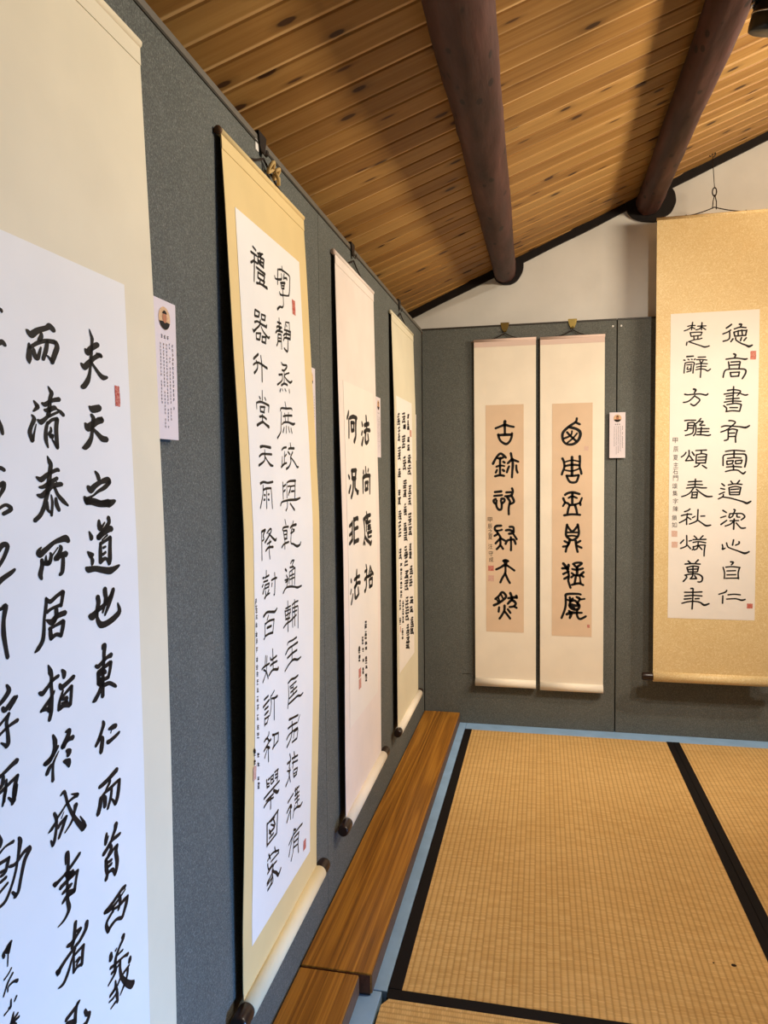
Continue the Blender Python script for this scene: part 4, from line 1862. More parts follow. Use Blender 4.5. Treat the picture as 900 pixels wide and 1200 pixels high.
    'S5': """
1388,3718,65 1375,3851,60 1380,4108,46 1380,4314,46
958,4034,46 1202,3945,46 1388,3890,60 1584,3946,46 1787,3990,46
1086,4313,60 1124,4489,46 1226,4645,46 1430,4752,56 1583,4653,46 1672,4475,46 1698,4270,51
1086,4346,46 1380,4335,60 1685,4334,51

1645,5168,51 1683,5349,46 1721,5453,56 1988,5565,42
838,5647,56 993,5364,47 1168,5186,51 1326,5266,51 1428,5376,46
993,5364,37 1168,5406,56 1326,5344,46
1168,5367,47 1162,5703,47 1161,6143,47
1504,5630,46 1709,5440,56
1721,5478,46 1734,5711,56 1713,5968,46 1695,6278,46
1300,5550,51 1377,5602,46
1886,5713,42 1899,5919,46 1949,6061,46
992,5778,47 1172,5724,42 1364,5752,37
1568,5760,46 1504,5914,46 1465,6043,47
1030,5908,42 966,6050,47
1274,5911,47 1345,5977,56
927,6213,47 1145,6164,51 1350,6197,47

1694,6756,47 1732,6873,47 1719,6976,47 1629,7105,61 1374,7125,42
912,6933,47 1220,6903,56
1425,6949,47 1681,6937,47
885,7110,47 1258,7072,47
1680,7105,47 1782,7339,51 1731,7429,47 1603,7481,47
1476,7151,56 1603,7364,47 1591,7416,47
1207,7246,56 1335,7234,47 1360,7338,47 1258,7454,47
975,7240,47 872,7310,52 890,7415,47 975,7480,47
1001,7311,47 987,7519,47 1038,7675,47 1128,7741,52 1218,7701,47 1232,7493,47 1194,7311,47
1591,7416,47 1547,7676,47 1551,7961,47

1217,8470,47 1010,8484,56 920,8563,47 958,8694,52 1113,8693,38 1242,8653,47
1576,8521,47 1742,8533,47 1767,8663,47 1742,8793,56 1550,8841,52
1409,8686,47 1576,8664,56 1742,8741,47
1010,8720,47 1035,8850,47 893,8943,47
1048,8798,47 1164,8980,47 1189,9045,47 1382,9161,47
1754,8845,42 1907,9091,47
1639,8989,47 1651,9341,42 1646,9603,47
1151,9032,47 1163,9346,47 995,9558,47
1189,9045,47 1060,9164,47 944,9296,47
1400,9318,47 1472,9160,52 1639,9107,47 1780,9118,52 1856,9313,47
1163,9346,47 1291,9541,47

1290,10092,52 1393,10059,57 1522,10101,52
1354,10104,71 1406,10155,75 1393,10247,71

966,10491,47 1186,10382,47 1380,10274,61 1573,10362,42 1803,10528,47
1393,10300,47 1397,10483,43 1379,10654,47 1237,10907,47 1159,11093,47
1379,10654,47 1494,10928,47 1597,11109,47

858,12156,57 1105,12030,52 1364,11825,52 1416,11692,52 1300,11550,52 1196,11566,52 1105,11700,48 923,11863,48
1609,11556,57 1673,11738,47 1686,11896,47
1183,11619,38 1286,11841,38
1879,11680,57 1904,11785,52
1506,11808,47 1776,11762,62 1930,11784,38
1066,11780,38 1131,11990,38
988,11862,33 1066,12018,33
1492,12072,47 1673,11896,62 1852,12023,52 1775,12170,47 1569,12215,47
1350,12142,52 1337,12380,48 1233,12595,48 1116,12771,48
1762,12170,47 1904,12245,47
1104,12228,43 1078,12454,48
1492,12310,47 1620,12490,47
1337,12407,48 1466,12561,48 1607,12755,48
""",
    'S6': """
1592,3647,45 1543,3810,45 1250,4016,54 1029,4225,55 968,4401,55 1005,4630,46 1129,4771,46 1326,4813,50 1497,4766,55 1644,4643,54 1741,4418,59 1716,4241,63 1569,4125,54 1397,4070,59 1250,4041,45
1543,3835,50 1727,3927,45
1385,4209,36 1325,4409,36 1030,4542,46
1164,4254,45 1300,4408,45 1571,4666,45
1606,4314,36 1423,4537,36 1178,4734,36

1720,5325,50 1732,5527,45 1721,5805,46 1771,5983,46 1796,6122,50
1389,5358,55 1389,5598,55 1390,5852,55 1391,6207,55
970,5415,50 1044,5594,46 1057,5822,46 984,6025,46 947,6151,46
1044,5594,32 1389,5510,32 1720,5578,32
1057,5771,41 1390,5712,50 1721,5742,41
1057,5937,32 1390,5991,37 1721,5881,32
1145,6192,46 1391,6207,46 1686,6172,46
1157,6205,46 1231,6383,46 1330,6486,50 1503,6500,46 1601,6437,46 1686,6185,46

1085,7057,51 1233,6968,50 1455,6944,55 1725,7022,46
1418,6982,55 1406,7135,50 1407,7440,50
1233,7198,37 1406,7122,50 1615,7199,37
1011,7197,51 1098,7389,46 1209,7427,46 1308,7504,46 1506,7491,46 1653,7441,37 1739,7403,46 1824,7187,37
1098,7389,46 999,7567,37
1739,7403,50 1764,7517,46
1308,7491,46 1235,7695,46 1198,7900,46
1518,7492,55 1580,7695,46 1618,7899,46
1050,7971,51 1384,7925,46 1753,7950,46

1187,8386,51 1150,8616,46 1139,8847,51 1213,8975,51 1412,9088,46 1609,8972,51 1694,8792,46 1681,8562,46 1644,8371,51
1187,8437,46 1410,8692,46 1644,8435,46
1175,8739,37 1657,8736,37
1188,8911,46 1411,8884,37 1633,8920,37
1312,9064,60 1263,9231,55 1165,9437,46 1128,9618,46
1560,9100,55 1585,9356,46 1648,9624,46
1585,9228,46 1769,9111,46
1263,9231,46 1065,9130,46
1263,9257,42 1189,9347,46 1003,9383,46
1610,9330,46 1820,9430,46

1439,10166,46 1612,10099,46 1834,10121,46 1662,10265,51 1625,10317,51 1489,10204,46
1017,10134,56 1129,10274,56 1254,10401,46
1253,10195,56 1217,10324,56 968,10367,51
1625,10292,51 1626,10651,56
1142,10325,60 1229,10491,46 1267,10710,46 1243,10917,46 1293,11096,46 1343,11250,46
1403,10385,42 1626,10420,51 1884,10351,46
1267,10504,46 1118,10571,46 1018,10624,51
1490,10654,46 1626,10677,46 1762,10649,51 1910,10518,51
1379,10566,42 1478,10654,46 1367,10772,46
1787,10648,55 1910,10736,46
1577,10678,46 1541,10911,46 1516,11066,46
1738,10701,37 1763,10854,32 1776,11034,46
1255,10736,56 1056,10843,47
1392,11107,46 1640,11037,51 1763,11047,46 1899,11109,46

1790,11536,46 1617,11507,46 1170,11539,56 1133,11695,47 1134,12006,47 1084,12267,47 948,12634,47
1592,11644,42 1716,11705,60 1766,11756,42 1963,11725,37
1307,11664,47 1345,11819,47 1444,11713,47
1766,11730,46 1667,11887,46
1170,11772,37 1370,11857,47
1345,11845,56 1519,11814,51 1668,11939,46
1345,11845,47 1296,12053,51 1395,12180,51 1545,12227,56 1693,12171,56 1717,12015,56 1618,11915,46
1345,11974,47 1544,12046,60 1705,12015,51
1296,12027,47 1520,12176,47
1644,12224,47 1620,12406,47 1670,12585,47 1769,12647,47 1917,12577,47 2016,12510,46
1271,12287,47 1371,12413,65 1310,12623,47
1160,12459,51 1346,12375,70 1570,12368,51 1842,12360,42
""",
    'S7': """
2971,4610,33 2895,4676,37 2764,4762,34
2941,4842,30 2833,4918,30 2635,4995,31
2898,4910,30 2902,5144,31 2837,5247,31 2650,5296,34
3267,4626,39 3354,4642,36 3301,4756,30
3073,4814,30 3290,4751,30 3531,4780,30
3063,4942,33 3099,5108,30
3063,4942,30 3314,4890,30 3543,4897,30
3554,4874,33 3514,5105,30
3088,5107,30 3513,5094,30
3227,4880,30 3230,5079,30
3368,4864,30 3393,5088,30
3034,5210,34 2948,5334,31
3132,5168,33 3156,5274,30 3344,5412,30 3519,5491,33 3651,5556,52 3781,5504,30
3362,5168,30 3320,5306,33
3548,5189,30 3451,5312,33

3065,5833,37 3142,5883,40 3100,5999,31
2771,6043,31 3133,6012,31 3353,6045,30 3506,6075,40 3593,6056,30
2871,6153,31 2908,6414,31
2960,6169,31 3311,6160,31
3322,6173,31 3282,6441,31
2939,6297,31 3280,6288,31
2670,6793,31 2733,6524,31 2920,6461,31 3249,6463,31 3512,6497,34 3536,6651,34 3409,6881,31
2943,6592,31 2979,6770,31
2944,6604,31 3306,6595,31
3295,6606,31 3265,6769,31
2979,6770,31 3275,6758,31

3084,7186,29 3077,7493,30 3060,7894,30
2843,7343,35 3085,7316,30 3339,7372,29 3308,7477,29 3221,7580,24
2713,7492,30 3043,7456,30 3307,7465,27 3418,7516,27 3550,7556,35 3637,7536,29
2802,7578,30 3045,7551,30
2793,7696,30 3310,7678,30
2728,7825,30 3048,7787,30 3378,7810,30
2708,7966,33 2820,8076,30 2811,8218,30
2829,7934,30 3159,7885,30 3391,7940,30
3391,7952,32 3329,8221,30
2941,8056,30 3250,8065,30
2800,8218,30 3054,8190,30 3329,8221,30

2916,8601,33 3037,8604,30 3171,8679,30 3018,8841,30 2843,8979,30 2612,9069,30
2631,8855,30 2775,8811,33 3018,8829,30 3327,8860,30 3569,8902,44 3722,8823,30
2899,9004,30 2903,9266,30 2882,9384,33 2750,9429,30
2899,9004,30 3064,8949,30 3263,9001,30
3252,9001,33 3190,9272,30 3193,9510,33
2934,9124,30 3155,9117,30
2936,9267,30 3201,9260,30

2800,9883,30 3143,9842,30 3562,9885,30
3143,9854,36 3136,10151,30
2719,10480,30 2716,10276,30 2736,10061,30 2946,10005,30 3366,10000,30 3586,10039,36 3612,10289,36 3561,10550,36
2882,10183,30 3147,10151,30 3423,10168,30
2861,10290,30 2874,10434,30
2861,10290,30 3116,10270,30
3116,10270,30 3073,10401,30
2874,10434,30 3084,10401,30
3193,10283,30 3206,10403,30
3193,10283,30 3457,10258,30
3458,10263,30 3415,10394,30
3206,10403,30 3426,10394,30
2853,10541,30 3152,10521,30 3440,10549,30
3118,10449,33 3132,10664,30
2811,10732,30 3044,10675,30 3287,10678,30 3421,10775,30 3510,10823,42 3597,10741,27

2673,11234,30 2786,11331,33
2631,11438,30 2799,11475,30
2579,11690,30 2679,11642,30 2790,11595,30
2746,11691,30 2725,11787,30 2548,11882,30
2725,11799,30 3015,11848,30 3305,11933,30 3527,12005,36 3671,12065,48 3824,11982,30
3028,11129,30 3107,11237,30
3371,11108,33 3273,11239,30
2930,11296,30 3185,11250,30 3472,11276,30
2965,11428,33 2991,11692,30
2954,11416,30 3208,11358,30 3430,11407,30
3419,11407,33 3368,11706,30
3033,11488,30 3343,11466,30
3034,11608,30 3344,11598,30
2991,11704,30 3368,11706,30

2733,12364,35 2879,12461,29
2648,12678,29 2859,12605,29
2663,12967,35 2895,12786,29
3166,12328,35 3211,12364,32 3168,12472,29
3013,12497,29 2971,12665,29
3024,12509,29 3269,12496,29 3490,12508,29 3591,12640,35 3450,12772,29
3147,12520,29 3115,12617,29 3005,12689,29
3291,12544,29 3293,12640,29 3404,12652,29
3017,12809,29 3361,12796,29
3183,12725,35 3167,13170,32
3162,12833,29 3031,12954,29 2831,13032,29
3263,12893,29 3410,13072,29 3499,13120,35 3631,13102,29

2730,13813,29 2753,13922,29 2744,14019,35 2844,13969,29
2896,13739,29 2943,13896,29 3044,13967,29 3358,14084,29 3614,14177,46 3790,14103,29
3173,13604,29 3132,13845,35
3385,13686,35 3386,13770,32 3243,13844,29

3064,14548,35 3175,14570,35 3099,14680,29
2776,14783,29 2835,15012,29 2827,15268,29
2877,14781,29 3122,14752,29 3445,14783,29
3423,14784,32 3371,15027,29 3386,15268,32
2924,14938,29 3269,14919,29
2926,15108,29 3283,15089,29
2883,15254,29 3352,15233,29

2935,15764,29 2869,15851,32 2623,15942,29
2781,15999,29 2774,16329,32
2982,15958,29 3228,15927,29 3473,15945,29
2929,16142,29 3119,16125,29 3320,16119,29 3521,16175,38 3665,16134,29

1251,4611,26 1374,4582,26 1553,4585,26
1451,4444,29 1409,4761,26
1408,4643,26 1286,4731,26 1118,4789,26
1442,4657,26 1543,4721,26
1643,4620,26 1977,4622,26
1820,4476,29 1801,4782,26
1800,4652,26 1711,4742,26 1578,4770,26
1833,4677,26 1968,4779,26
1355,4865,26 1401,5033,26
1355,4877,26 1601,4866,26 1825,4878,26
1825,4878,26 1781,5005,26
1401,5033,26 1781,5005,26
1502,5003,26 1515,5169,26
1670,5011,26 1660,5153,26
1827,5126,26 1716,5156,26 1515,5181,26 1291,5253,26
1235,5262,29 1214,5392,29
1302,5242,26 1517,5335,26 1764,5430,26 1943,5498,36 2121,5459,26

1231,5868,37 1500,5856,29
1119,6006,34 1176,6020,26
1277,5977,26 1333,6003,26
1412,5983,26 1457,5997,26
1569,5978,29 1524,6011,26
1177,6127,26 1146,6364,26 1136,6555,26
1177,6127,26 1368,6100,26 1526,6130,26 1505,6308,26 1486,6569,29
1234,6213,26 1448,6198,26
1280,6298,26 1259,6405,26 1416,6375,26
1415,6256,26 1406,6458,26
1237,6511,26 1395,6470,26
1680,5912,29 1982,5913,26
1614,6015,26 1804,6012,26 2028,6045,26
1749,6045,26 1806,6154,26 1883,6051,26
1594,6204,26 1795,6178,26 2052,6200,26
1618,6324,26 1797,6296,26 2009,6305,26
1597,6430,26 1798,6403,26 1955,6433,26 2067,6497,31 2177,6419,26
1806,6154,26 1798,6439,26 1780,6759,29

1516,7237,42 1606,7276,42 1551,7405,30
1168,7440,36 1293,7468,30 1541,7453,30 1788,7449,30 2012,7504,36 2090,7447,30
1575,7513,30 1386,7698,30 1251,7766,30 1115,7785,30
1598,7550,30 1768,7687,30 1680,7827,30 1546,7931,36 1410,7855,30

1180,8555,33 1327,8540,30 1621,8548,30
1306,8655,30 1286,8942,30 1185,8976,30
1306,8655,30 1554,8649,30 1534,8876,30 1492,9091,30 1210,9181,30
1330,8763,30 1510,8768,30
1308,8871,30 1512,8876,30
1822,8476,30 1734,8594,30 1600,8710,30
1756,8606,30 1914,8610,30 1780,8738,30
1623,8758,30 1626,9046,30 1538,9200,30
1781,8762,30 1983,8767,30
1692,8904,30 2152,8915,30
1849,8836,30 1819,9171,30
1694,9036,30 2132,9034,30
1650,9155,30 1920,9173,30 2100,9201,33 2212,9174,30

1251,9893,29 1184,10000,29 1060,10095,29
1364,9810,29 1366,10015,29 1233,10255,29
1233,10255,29 1550,10235,29
1400,10052,29 1527,10235,29
1489,9885,32 1581,10031,32
1635,9827,29 2063,9811,29
1861,9843,29 1851,9963,29
1660,9996,29 1653,10345,29
1660,10008,29 1885,9964,29 2076,10003,29
2065,10003,32 2024,10362,29
1729,10117,29 2021,10098,29
1708,10238,29 2023,10230,29
1641,10357,29 2024,10350,29
1799,10371,29 1710,10478,29 1587,10513,32
1902,10457,29 2072,10579,32

1356,11151,32 1628,11134,29 1887,11131,29
1323,11284,29 1629,11262,29 1923,11276,29
1279,11417,29 1653,11383,29 1879,11409,32 2082,11410,29
1638,11033,32 1619,11383,29
1563,11419,29 1429,11612,29 1271,11720,29 1089,11780,29
1677,11468,29 1859,11626,29 2086,11772,41 2311,11773,29
1519,11588,29 1499,11830,29
1520,11600,29 1723,11589,29
1723,11589,29 1692,11831,29
1544,11709,29 1702,11698,29
1465,11830,29 1703,11831,32

1437,12304,32 1346,12377,32 1210,12425,29
1086,12596,32 1325,12535,29 1507,12534,29
1336,12498,29 1305,12730,29 1307,12973,32
1293,12730,29 1169,12815,29 1010,12901,29
1338,12656,29 1476,12753,29
1754,12328,32 1746,12571,29 1726,12789,32 1579,12887,29 1410,12953,29
1644,12619,26 1532,12680,29
2029,12606,29 1860,12614,29
1737,12777,29 1920,12910,29 2079,13018,41 2270,12993,29

1312,13437,29 1317,13840,29 1226,13939,29 1067,14002,29
1200,13633,29 1064,13781,32
1406,13680,29 1520,13655,29
1328,13840,29 1478,14009,32
1609,13459,29 1723,13568,29
1971,13444,29 1859,13566,29
1565,13618,29 2086,13601,32
1566,13740,29 1793,13701,29 2077,13747,29
1782,13713,29 1761,13908,29
1568,13935,29 1818,13859,29 2066,13844,29
1580,13910,29 1592,14008,29 1536,14057,29
1772,13884,29 1728,14006,29 1615,14057,29
1818,13908,29 1933,14041,29
2055,13844,32 2024,14076,29 2016,14320,29

1381,14537,34 1485,14633,31
1791,14482,34 1678,14606,31
1257,14673,34 1554,14649,31 1872,14664,31
1339,14819,31 1398,15027,31
1339,14819,31 1578,14754,31 1805,14775,31
1806,14787,31 1762,14983,31
1397,14904,31 1773,14873,31
1387,15015,31 1763,14996,31
1578,14742,31 1571,15158,31 1470,15308,31
1251,15152,31 1490,15099,31 1764,15093,31 1947,15200,34 1949,15371,34 1859,15434,31 1779,15424,31
1285,15139,31 1332,15249,31 1196,15424,34
1481,15303,31 1732,15290,34
1651,15157,31 1732,15290,31

1497,15725,31 1589,15723,34 1590,15845,31
1247,15891,31 1590,15882,31 1954,15856,31
1260,16051,34 1592,16017,31 1957,16033,31
1239,16187,34 1525,16155,31
1673,16163,31 1844,16146,31
1149,16374,31 1412,16293,31 1686,16273,31 1892,16317,31 2052,16423,46 2244,16356,31
1590,15895,31 1583,16239,31 1564,16609,34
""",
}

SEALS = {'S1': [(0.5143, 0.4797, 0.5248, 0.5052, 1)], 'S2': [(0.3197, 0.2171, 0.3391, 0.2488, 1), (0.335, 1.4217, 0.3532, 1.4448, 1), (0.0329, 1.1264, 0.0473, 1.1525, 0.5)], 'S3': [(0.1465, 1.1649, 0.1739, 1.1923, 0.9), (0.1479, 1.1961, 0.1765, 1.2266, 0.7)], 'S4': [(0.3026, 0.4176, 0.3463, 0.4456, 0.6), (0.0493, 1.1755, 0.0678, 1.1982, 0.5)], 'S5': [(0.0611, 1.0312, 0.0868, 1.0561, 0.9), (0.0609, 1.0759, 0.0867, 1.1036, 0.45)], 'S6': [(0.1915, 0.489, 0.2098, 0.509, 0.3), (0.2067, 1.2893, 0.2178, 1.3033, 0.9)], 'S7': [(0.371, 0.5749, 0.3928, 0.61, 0.9), (0.3734, 1.631, 0.3957, 1.6517, 1), (0.0704, 1.3245, 0.0935, 1.3502, 0.35), (0.0709, 1.3711, 0.095, 1.3969, 0.35)]}
NOTES = {'S5': [('甲', 0.07, 0.8198), ('辰', 0.0699, 0.85), ('之', 0.0714, 0.8748), ('夏', 0.0713, 0.8995), ('汪', 0.0712, 0.9429), ('守', 0.0734, 0.9751), ('成', 0.0749, 1.0035)], 'S7': [('甲', 0.0813, 0.9378), ('辰', 0.084, 0.9752), ('夏', 0.0834, 1.0114), ('主', 0.0847, 1.0431), ('石', 0.0833, 1.0711), ('門', 0.0842, 1.0988), ('頌', 0.0812, 1.133), ('集', 0.0825, 1.1633), ('字', 0.0846, 1.1973), ('陳', 0.0856, 1.2302), ('鎖', 0.0811, 1.2683), ('如', 0.0814, 1.2988)]}

def parse(txt):
    for ln in txt.strip().split('\n'):
        yield [tuple(int(q)/1e4 for q in tok.split(',')) for tok in ln.split()]
def catmull(P, n=5):
    if len(P) == 1: return P
    out = []
    for i in range(len(P)-1):
        a, b, c, d = P[max(i-1, 0)], P[i], P[i+1], P[min(i+2, len(P)-1)]
        for j in range(n):
            t = j/n
            def cr(k): return .5*((2*b[k]) + (c[k]-a[k])*t + (2*a[k]-5*b[k]+4*c[k]-d[k])*t*t + (3*b[k]-a[k]-3*c[k]+d[k])*t**3)
            out.append((cr(0), cr(1), max(.0002, b[2]+(c[2]-b[2])*t)))
    out.append(P[-1]); return out
def ink_bm(txt, surf, wscale=1.0, sx=1.0):
    bm = bmesh.new()
    for st in parse(txt):
        P = catmull(st)
        if len(P) < 2: continue
        L, Rr = [], []
        nn = len(P)
        for i, (s, t, hw) in enumerate(P):
            hw *= wscale
            a, b = P[max(i-1, 0)], P[min(i+1, nn-1)]
            dx, dy = b[0]-a[0], b[1]-a[1]; d = math.hypot(dx, dy) or 1e-6; dx, dy = dx/d, dy/d
            L.append(bm.verts.new(surf(s - dy*hw*sx, t + dx*hw))); Rr.append(bm.verts.new(surf(s + dy*hw*sx, t - dx*hw)))
        for i in range(nn-1): bm.faces.new((L[i], L[i+1], Rr[i+1], Rr[i]))
        for e, sgn in ((0, -1), (nn-1, 1)):
            s, t, hw = P[e]; hw *= wscale; a, b = P[max(e-1, 0)], P[min(e+1, nn-1)]
            ang = math.atan2(b[1]-a[1], b[0]-a[0]); va, vb = L[e], Rr[e]; prev = va; pts = []
            for k in range(1, 6):
                th = ang + math.pi/2 - sgn*math.pi*k/6
                pts.append(bm.verts.new(surf(s + hw*.8*sx*math.cos(th), t + hw*.8*math.sin(th))))
            ring = [va] + pts + [vb]
            try: bm.faces.new(ring)
            except ValueError: pass
    bmesh.ops.recalc_face_normals(bm, faces=bm.faces)
    return bm
def glyph_bm(chars, surf, w, h):
    bm = bmesh.new(); dg = None
    for ch, s, t in chars:
        cu = bpy.data.curves.new('glyph', 'FONT'); cu.body = ch; cu.resolution_u = 2
        o = bpy.data.objects.new('glyph', cu); COL.objects.link(o)
        dg = bpy.context.evaluated_depsgraph_get(); dg.update(); me = bpy.data.meshes.new_from_object(o.evaluated_get(dg))
        bpy.data.objects.remove(o, do_unlink=True)
        if not len(me.vertices): continue
        xs = [v.co.x for v in me.vertices]; ys = [v.co.y for v in me.vertices]
        x0, x1, y0, y1 = min(xs), max(xs), min(ys), max(ys)
        vs = [bm.verts.new(surf(s + ((v.co.x-x0)/max(x1-x0, 1e-6)-.5)*w, t + (.5-(v.co.y-y0)/max(y1-y0, 1e-6))*h)) for v in me.vertices]
        for p in me.polygons:
            try: bm.faces.new([vs[i] for i in p.vertices])
            except ValueError: pass
        bpy.data.meshes.remove(me)
    return bm

# ------------------------------------------------------------------ hanging scrolls
def interp(z, Z, X):
    if z <= Z[0]: return X[0]
    for a, b, c, d in zip(Z, Z[1:], X, X[1:]):
        if z <= b:
            f = (z-a)/(b-a); f2 = f; return c + (d-c)*f2
    return X[-1]
PROF = {'S1': ([.2, .385, .80, 1.08, 1.233, 1.426, 1.76], [.022, .027, .030, .0295, .0262, .0224, .012]),
 'S2': ([.2, .25, .36, .5, .68, .90, 1.08, 1.25, 1.4, 1.66, 1.775], [.02, .0175, .0195, .0255, .0325, .0375, .0385, .033, .0265, .0165, .011]),
 'S3': ([.2, .42, .69, .97, 1.16, 1.43, 1.775], [.02, .021, .0235, .0235, .0205, .0155, .011]),
 'S4': ([.2, .7, 1.05, 1.44, 1.775], [.02, .0215, .021, .019, .011])}
WIDE = {'S1': 1.25, 'S2': 1.12, 'S3': 1.6, 'S4': 1.3}   # flat brush: upright strokes swell sideways
BOLD = {'S2': 1.08, 'S3': 1.15, 'S4': 1.0, 'S5': 1.14, 'S6': 1.14, 'S7': 1.06}
def frange(a, b, n): return [a + (b-a)*i/n for i in range(n+1)]
def sheet_bm(surf, s0, t0, s1, t1, back, ns=10, nt=60):
    """curved sheet with thickness: front at surf(.., 0), back at surf(.., -back)"""
    bm = bmesh.new(); S, T = frange(s0, s1, ns), frange(t0, t1, nt)
    F = [[bm.verts.new(surf(s, t, 0)) for s in S] for t in T]; B = [[bm.verts.new(surf(s, t, -back)) for s in S] for t in T]
    for i in range(nt):
        for j in range(ns):
            bm.faces.new((F[i][j], F[i+1][j], F[i+1][j+1], F[i][j+1])); bm.faces.new((B[i][j], B[i][j+1], B[i+1][j+1], B[i+1][j]))
    for i in range(nt):
        bm.faces.new((F[i][0], B[i][0], B[i+1][0], F[i+1][0])); bm.faces.new((F[i][ns], F[i+1][ns], B[i+1][ns], B[i][ns]))
    for j in range(ns):
        bm.faces.new((F[0][j], F[0][j+1], B[0][j+1], B[0][j])); bm.faces.new((F[nt][j], B[nt][j], B[nt][j+1], F[nt][j+1]))
    bmesh.ops.recalc_face_normals(bm, faces=bm.faces); return bm

def scroll(key, label, wall, o0, ztop, width, zbot, paper, mount_m, paper_m, rod_r, knob, rod_m=None, fold_m=None, off=0.0, hook=None, rodz=(0, 0), inner=None, topr=.0068, tipm=None, wide_cord=.5):
    """wall 'L': face towards +x, right = +y.  wall 'B': face towards -y, right = +x."""
    if wall == 'L':
        root = Vector((0, o0+width/2, zbot))
        def surf(s, t, d=0.0):
            z = ztop - t; return Vector((interp(z, *PROF[key]) + d, o0 + s, z)) - root
        N = Vector((1, 0, 0)); RT = Vector((0, 1, 0))
    else:
        root = Vector((o0+width/2, 0, zbot))
        def surf(s, t, d=0.0): return Vector((o0 + s, off - d, ztop - t)) - root
        N = Vector((0, -1, 0)); RT = Vector((1, 0, 0))
    g = thing('hanging_scroll', root, label, 'hanging scroll', 'calligraphy hanging scrolls')
    H = ztop - zbot
    rodc = H + 0.0
    mesh_obj('mount', sheet_bm(surf, 0, 0.012, width, H - rod_r*.2, .0012), mount_m, g)
    sf = lambda d: (lambda s, t, e=0.0: surf(s, t, d + e))
    if inner:     # the lighter band between mount and paper
        a = inner; mesh_obj('inner_mount', sheet_bm(sf(.0004), a[0], a[1], a[2], a[3], .0004), a[4], g)
    p0, p1, p2, p3 = paper
    mesh_obj('paper', sheet_bm(sf(.0008), p0, p1, p2, p3, .0005), paper_m, g)
    for ch in INK[key].strip().split('\n\n'): mesh_obj('character', ink_bm(ch, sf(.0012), BOLD.get(key, 1.0), WIDE.get(key, 1.0)), M['ink'], g)
    for ch in INK.get(key + '.note', '').strip().split('\n\n'):
        if ch: mesh_obj('inscription', ink_bm(ch, sf(.0012)), M['ink'], g)
    for part in ([NOTES[key][:4], NOTES[key][4:]] if key == 'S5' else [NOTES[key]] if key in NOTES else []):
        mesh_obj('inscription', glyph_bm(part, sf(.0012), .020, .023), M['ink'], g)
    for (a, b, c, d, al) in SEALS[key]:
        nm = 'seal_red_%d' % int(al*100)
        if nm not in MATS: MATS[nm] = seal_mat(nm, al)
        bm = bmesh.new(); n = 6
        ring = []
        for (u0, v0, u1, v1) in ((a, b, c, b), (c, b, c, d), (c, d, a, d), (a, d, a, b)):
            for i in range(n):
                f = i/n; jx, jy = rnd.uniform(-.0005, .0005), rnd.uniform(-.0005, .0005)
                ring.append(bm.verts.new(sf(.0012)(u0+(u1-u0)*f+jx, v0+(v1-v0)*f+jy)))
        bm.faces.new(ring); bmesh.ops.recalc_face_normals(bm, faces=bm.faces)
        mesh_obj('seal_stamp', bm, MATS[nm], g)
    # top stave with the silk folded over it
    pl, pr = surf(0, .007, 0) - N*.0030, surf(width, .007, 0) - N*.0030
    mesh_obj('top_rod', tube_bm([pl - RT*.001, pr + RT*.001], topr, 16), fold_m or mount_m, g, True)
    fm = fold_m or mount_m
    mesh_obj('top_fold', sheet_bm(sf(.0011), 0, .013, width, .036, .0008, 6, 4), fm, g)
    if tipm:
        mesh_obj('rod_tip', tube_bm([pl - RT*.006, pl - RT*.0005], topr*1.02, 16), tipm, g, True)
    # bottom roller wrapped in silk, turned knobs at the ends
    cl = surf(0, H) - N*0.0 + Vector((0, 0, rodz[0])) + N*(.005 if wall == 'L' else 0); cr = surf(width, H) + Vector((0, 0, rodz[1])) + N*(.005 if wall == 'L' else 0)
    mesh_obj('bottom_rod', tube_bm([cl - RT*.0, cr], rod_r, 28), rod_m or mount_m, g, True)
    if knob:
        kr, kl = knob
        for c, sg in ((cl, -1), (cr, 1)):
            pts = [c + RT*sg*q for q in (-.002, .002, .006, kl*.55, kl-.006, kl-.001, kl)]
            mesh_obj('knob', tube_bm(pts, [kr*.9, kr*.92, kr*.96, kr, kr*.98, kr*.9, kr*.7], 24), M['knob'], g, True)
    # hanging cord
    tl, tr = surf(width*(.5-wide_cord/2), .004) - N*topr*.5, surf(width*(.5+wide_cord/2), .004) - N*topr*.5
    hk = Vector(hook) - root if hook else (tl+tr)/2 + Vector((0, 0, .03))
    bm = bmesh.new()
    def sag(a, b): return [a.lerp(b, f) - Vector((0, 0, .004*math.sin(math.pi*f))) for f in frange(0, 1, 6)]
    add_tube(bm, sag(tl, hk), .0022, 8); add_tube(bm, sag(hk, tr), .0022, 8)
    for p in (tl, tr):   # little eyelets
        add_tube(bm, [p + Vector((0, 0, .006)), p + Vector((0, 0, -.002))], .0028, 8)
    mesh_obj('cord', bm, M['cord'], g, True)
    return g, surf, root

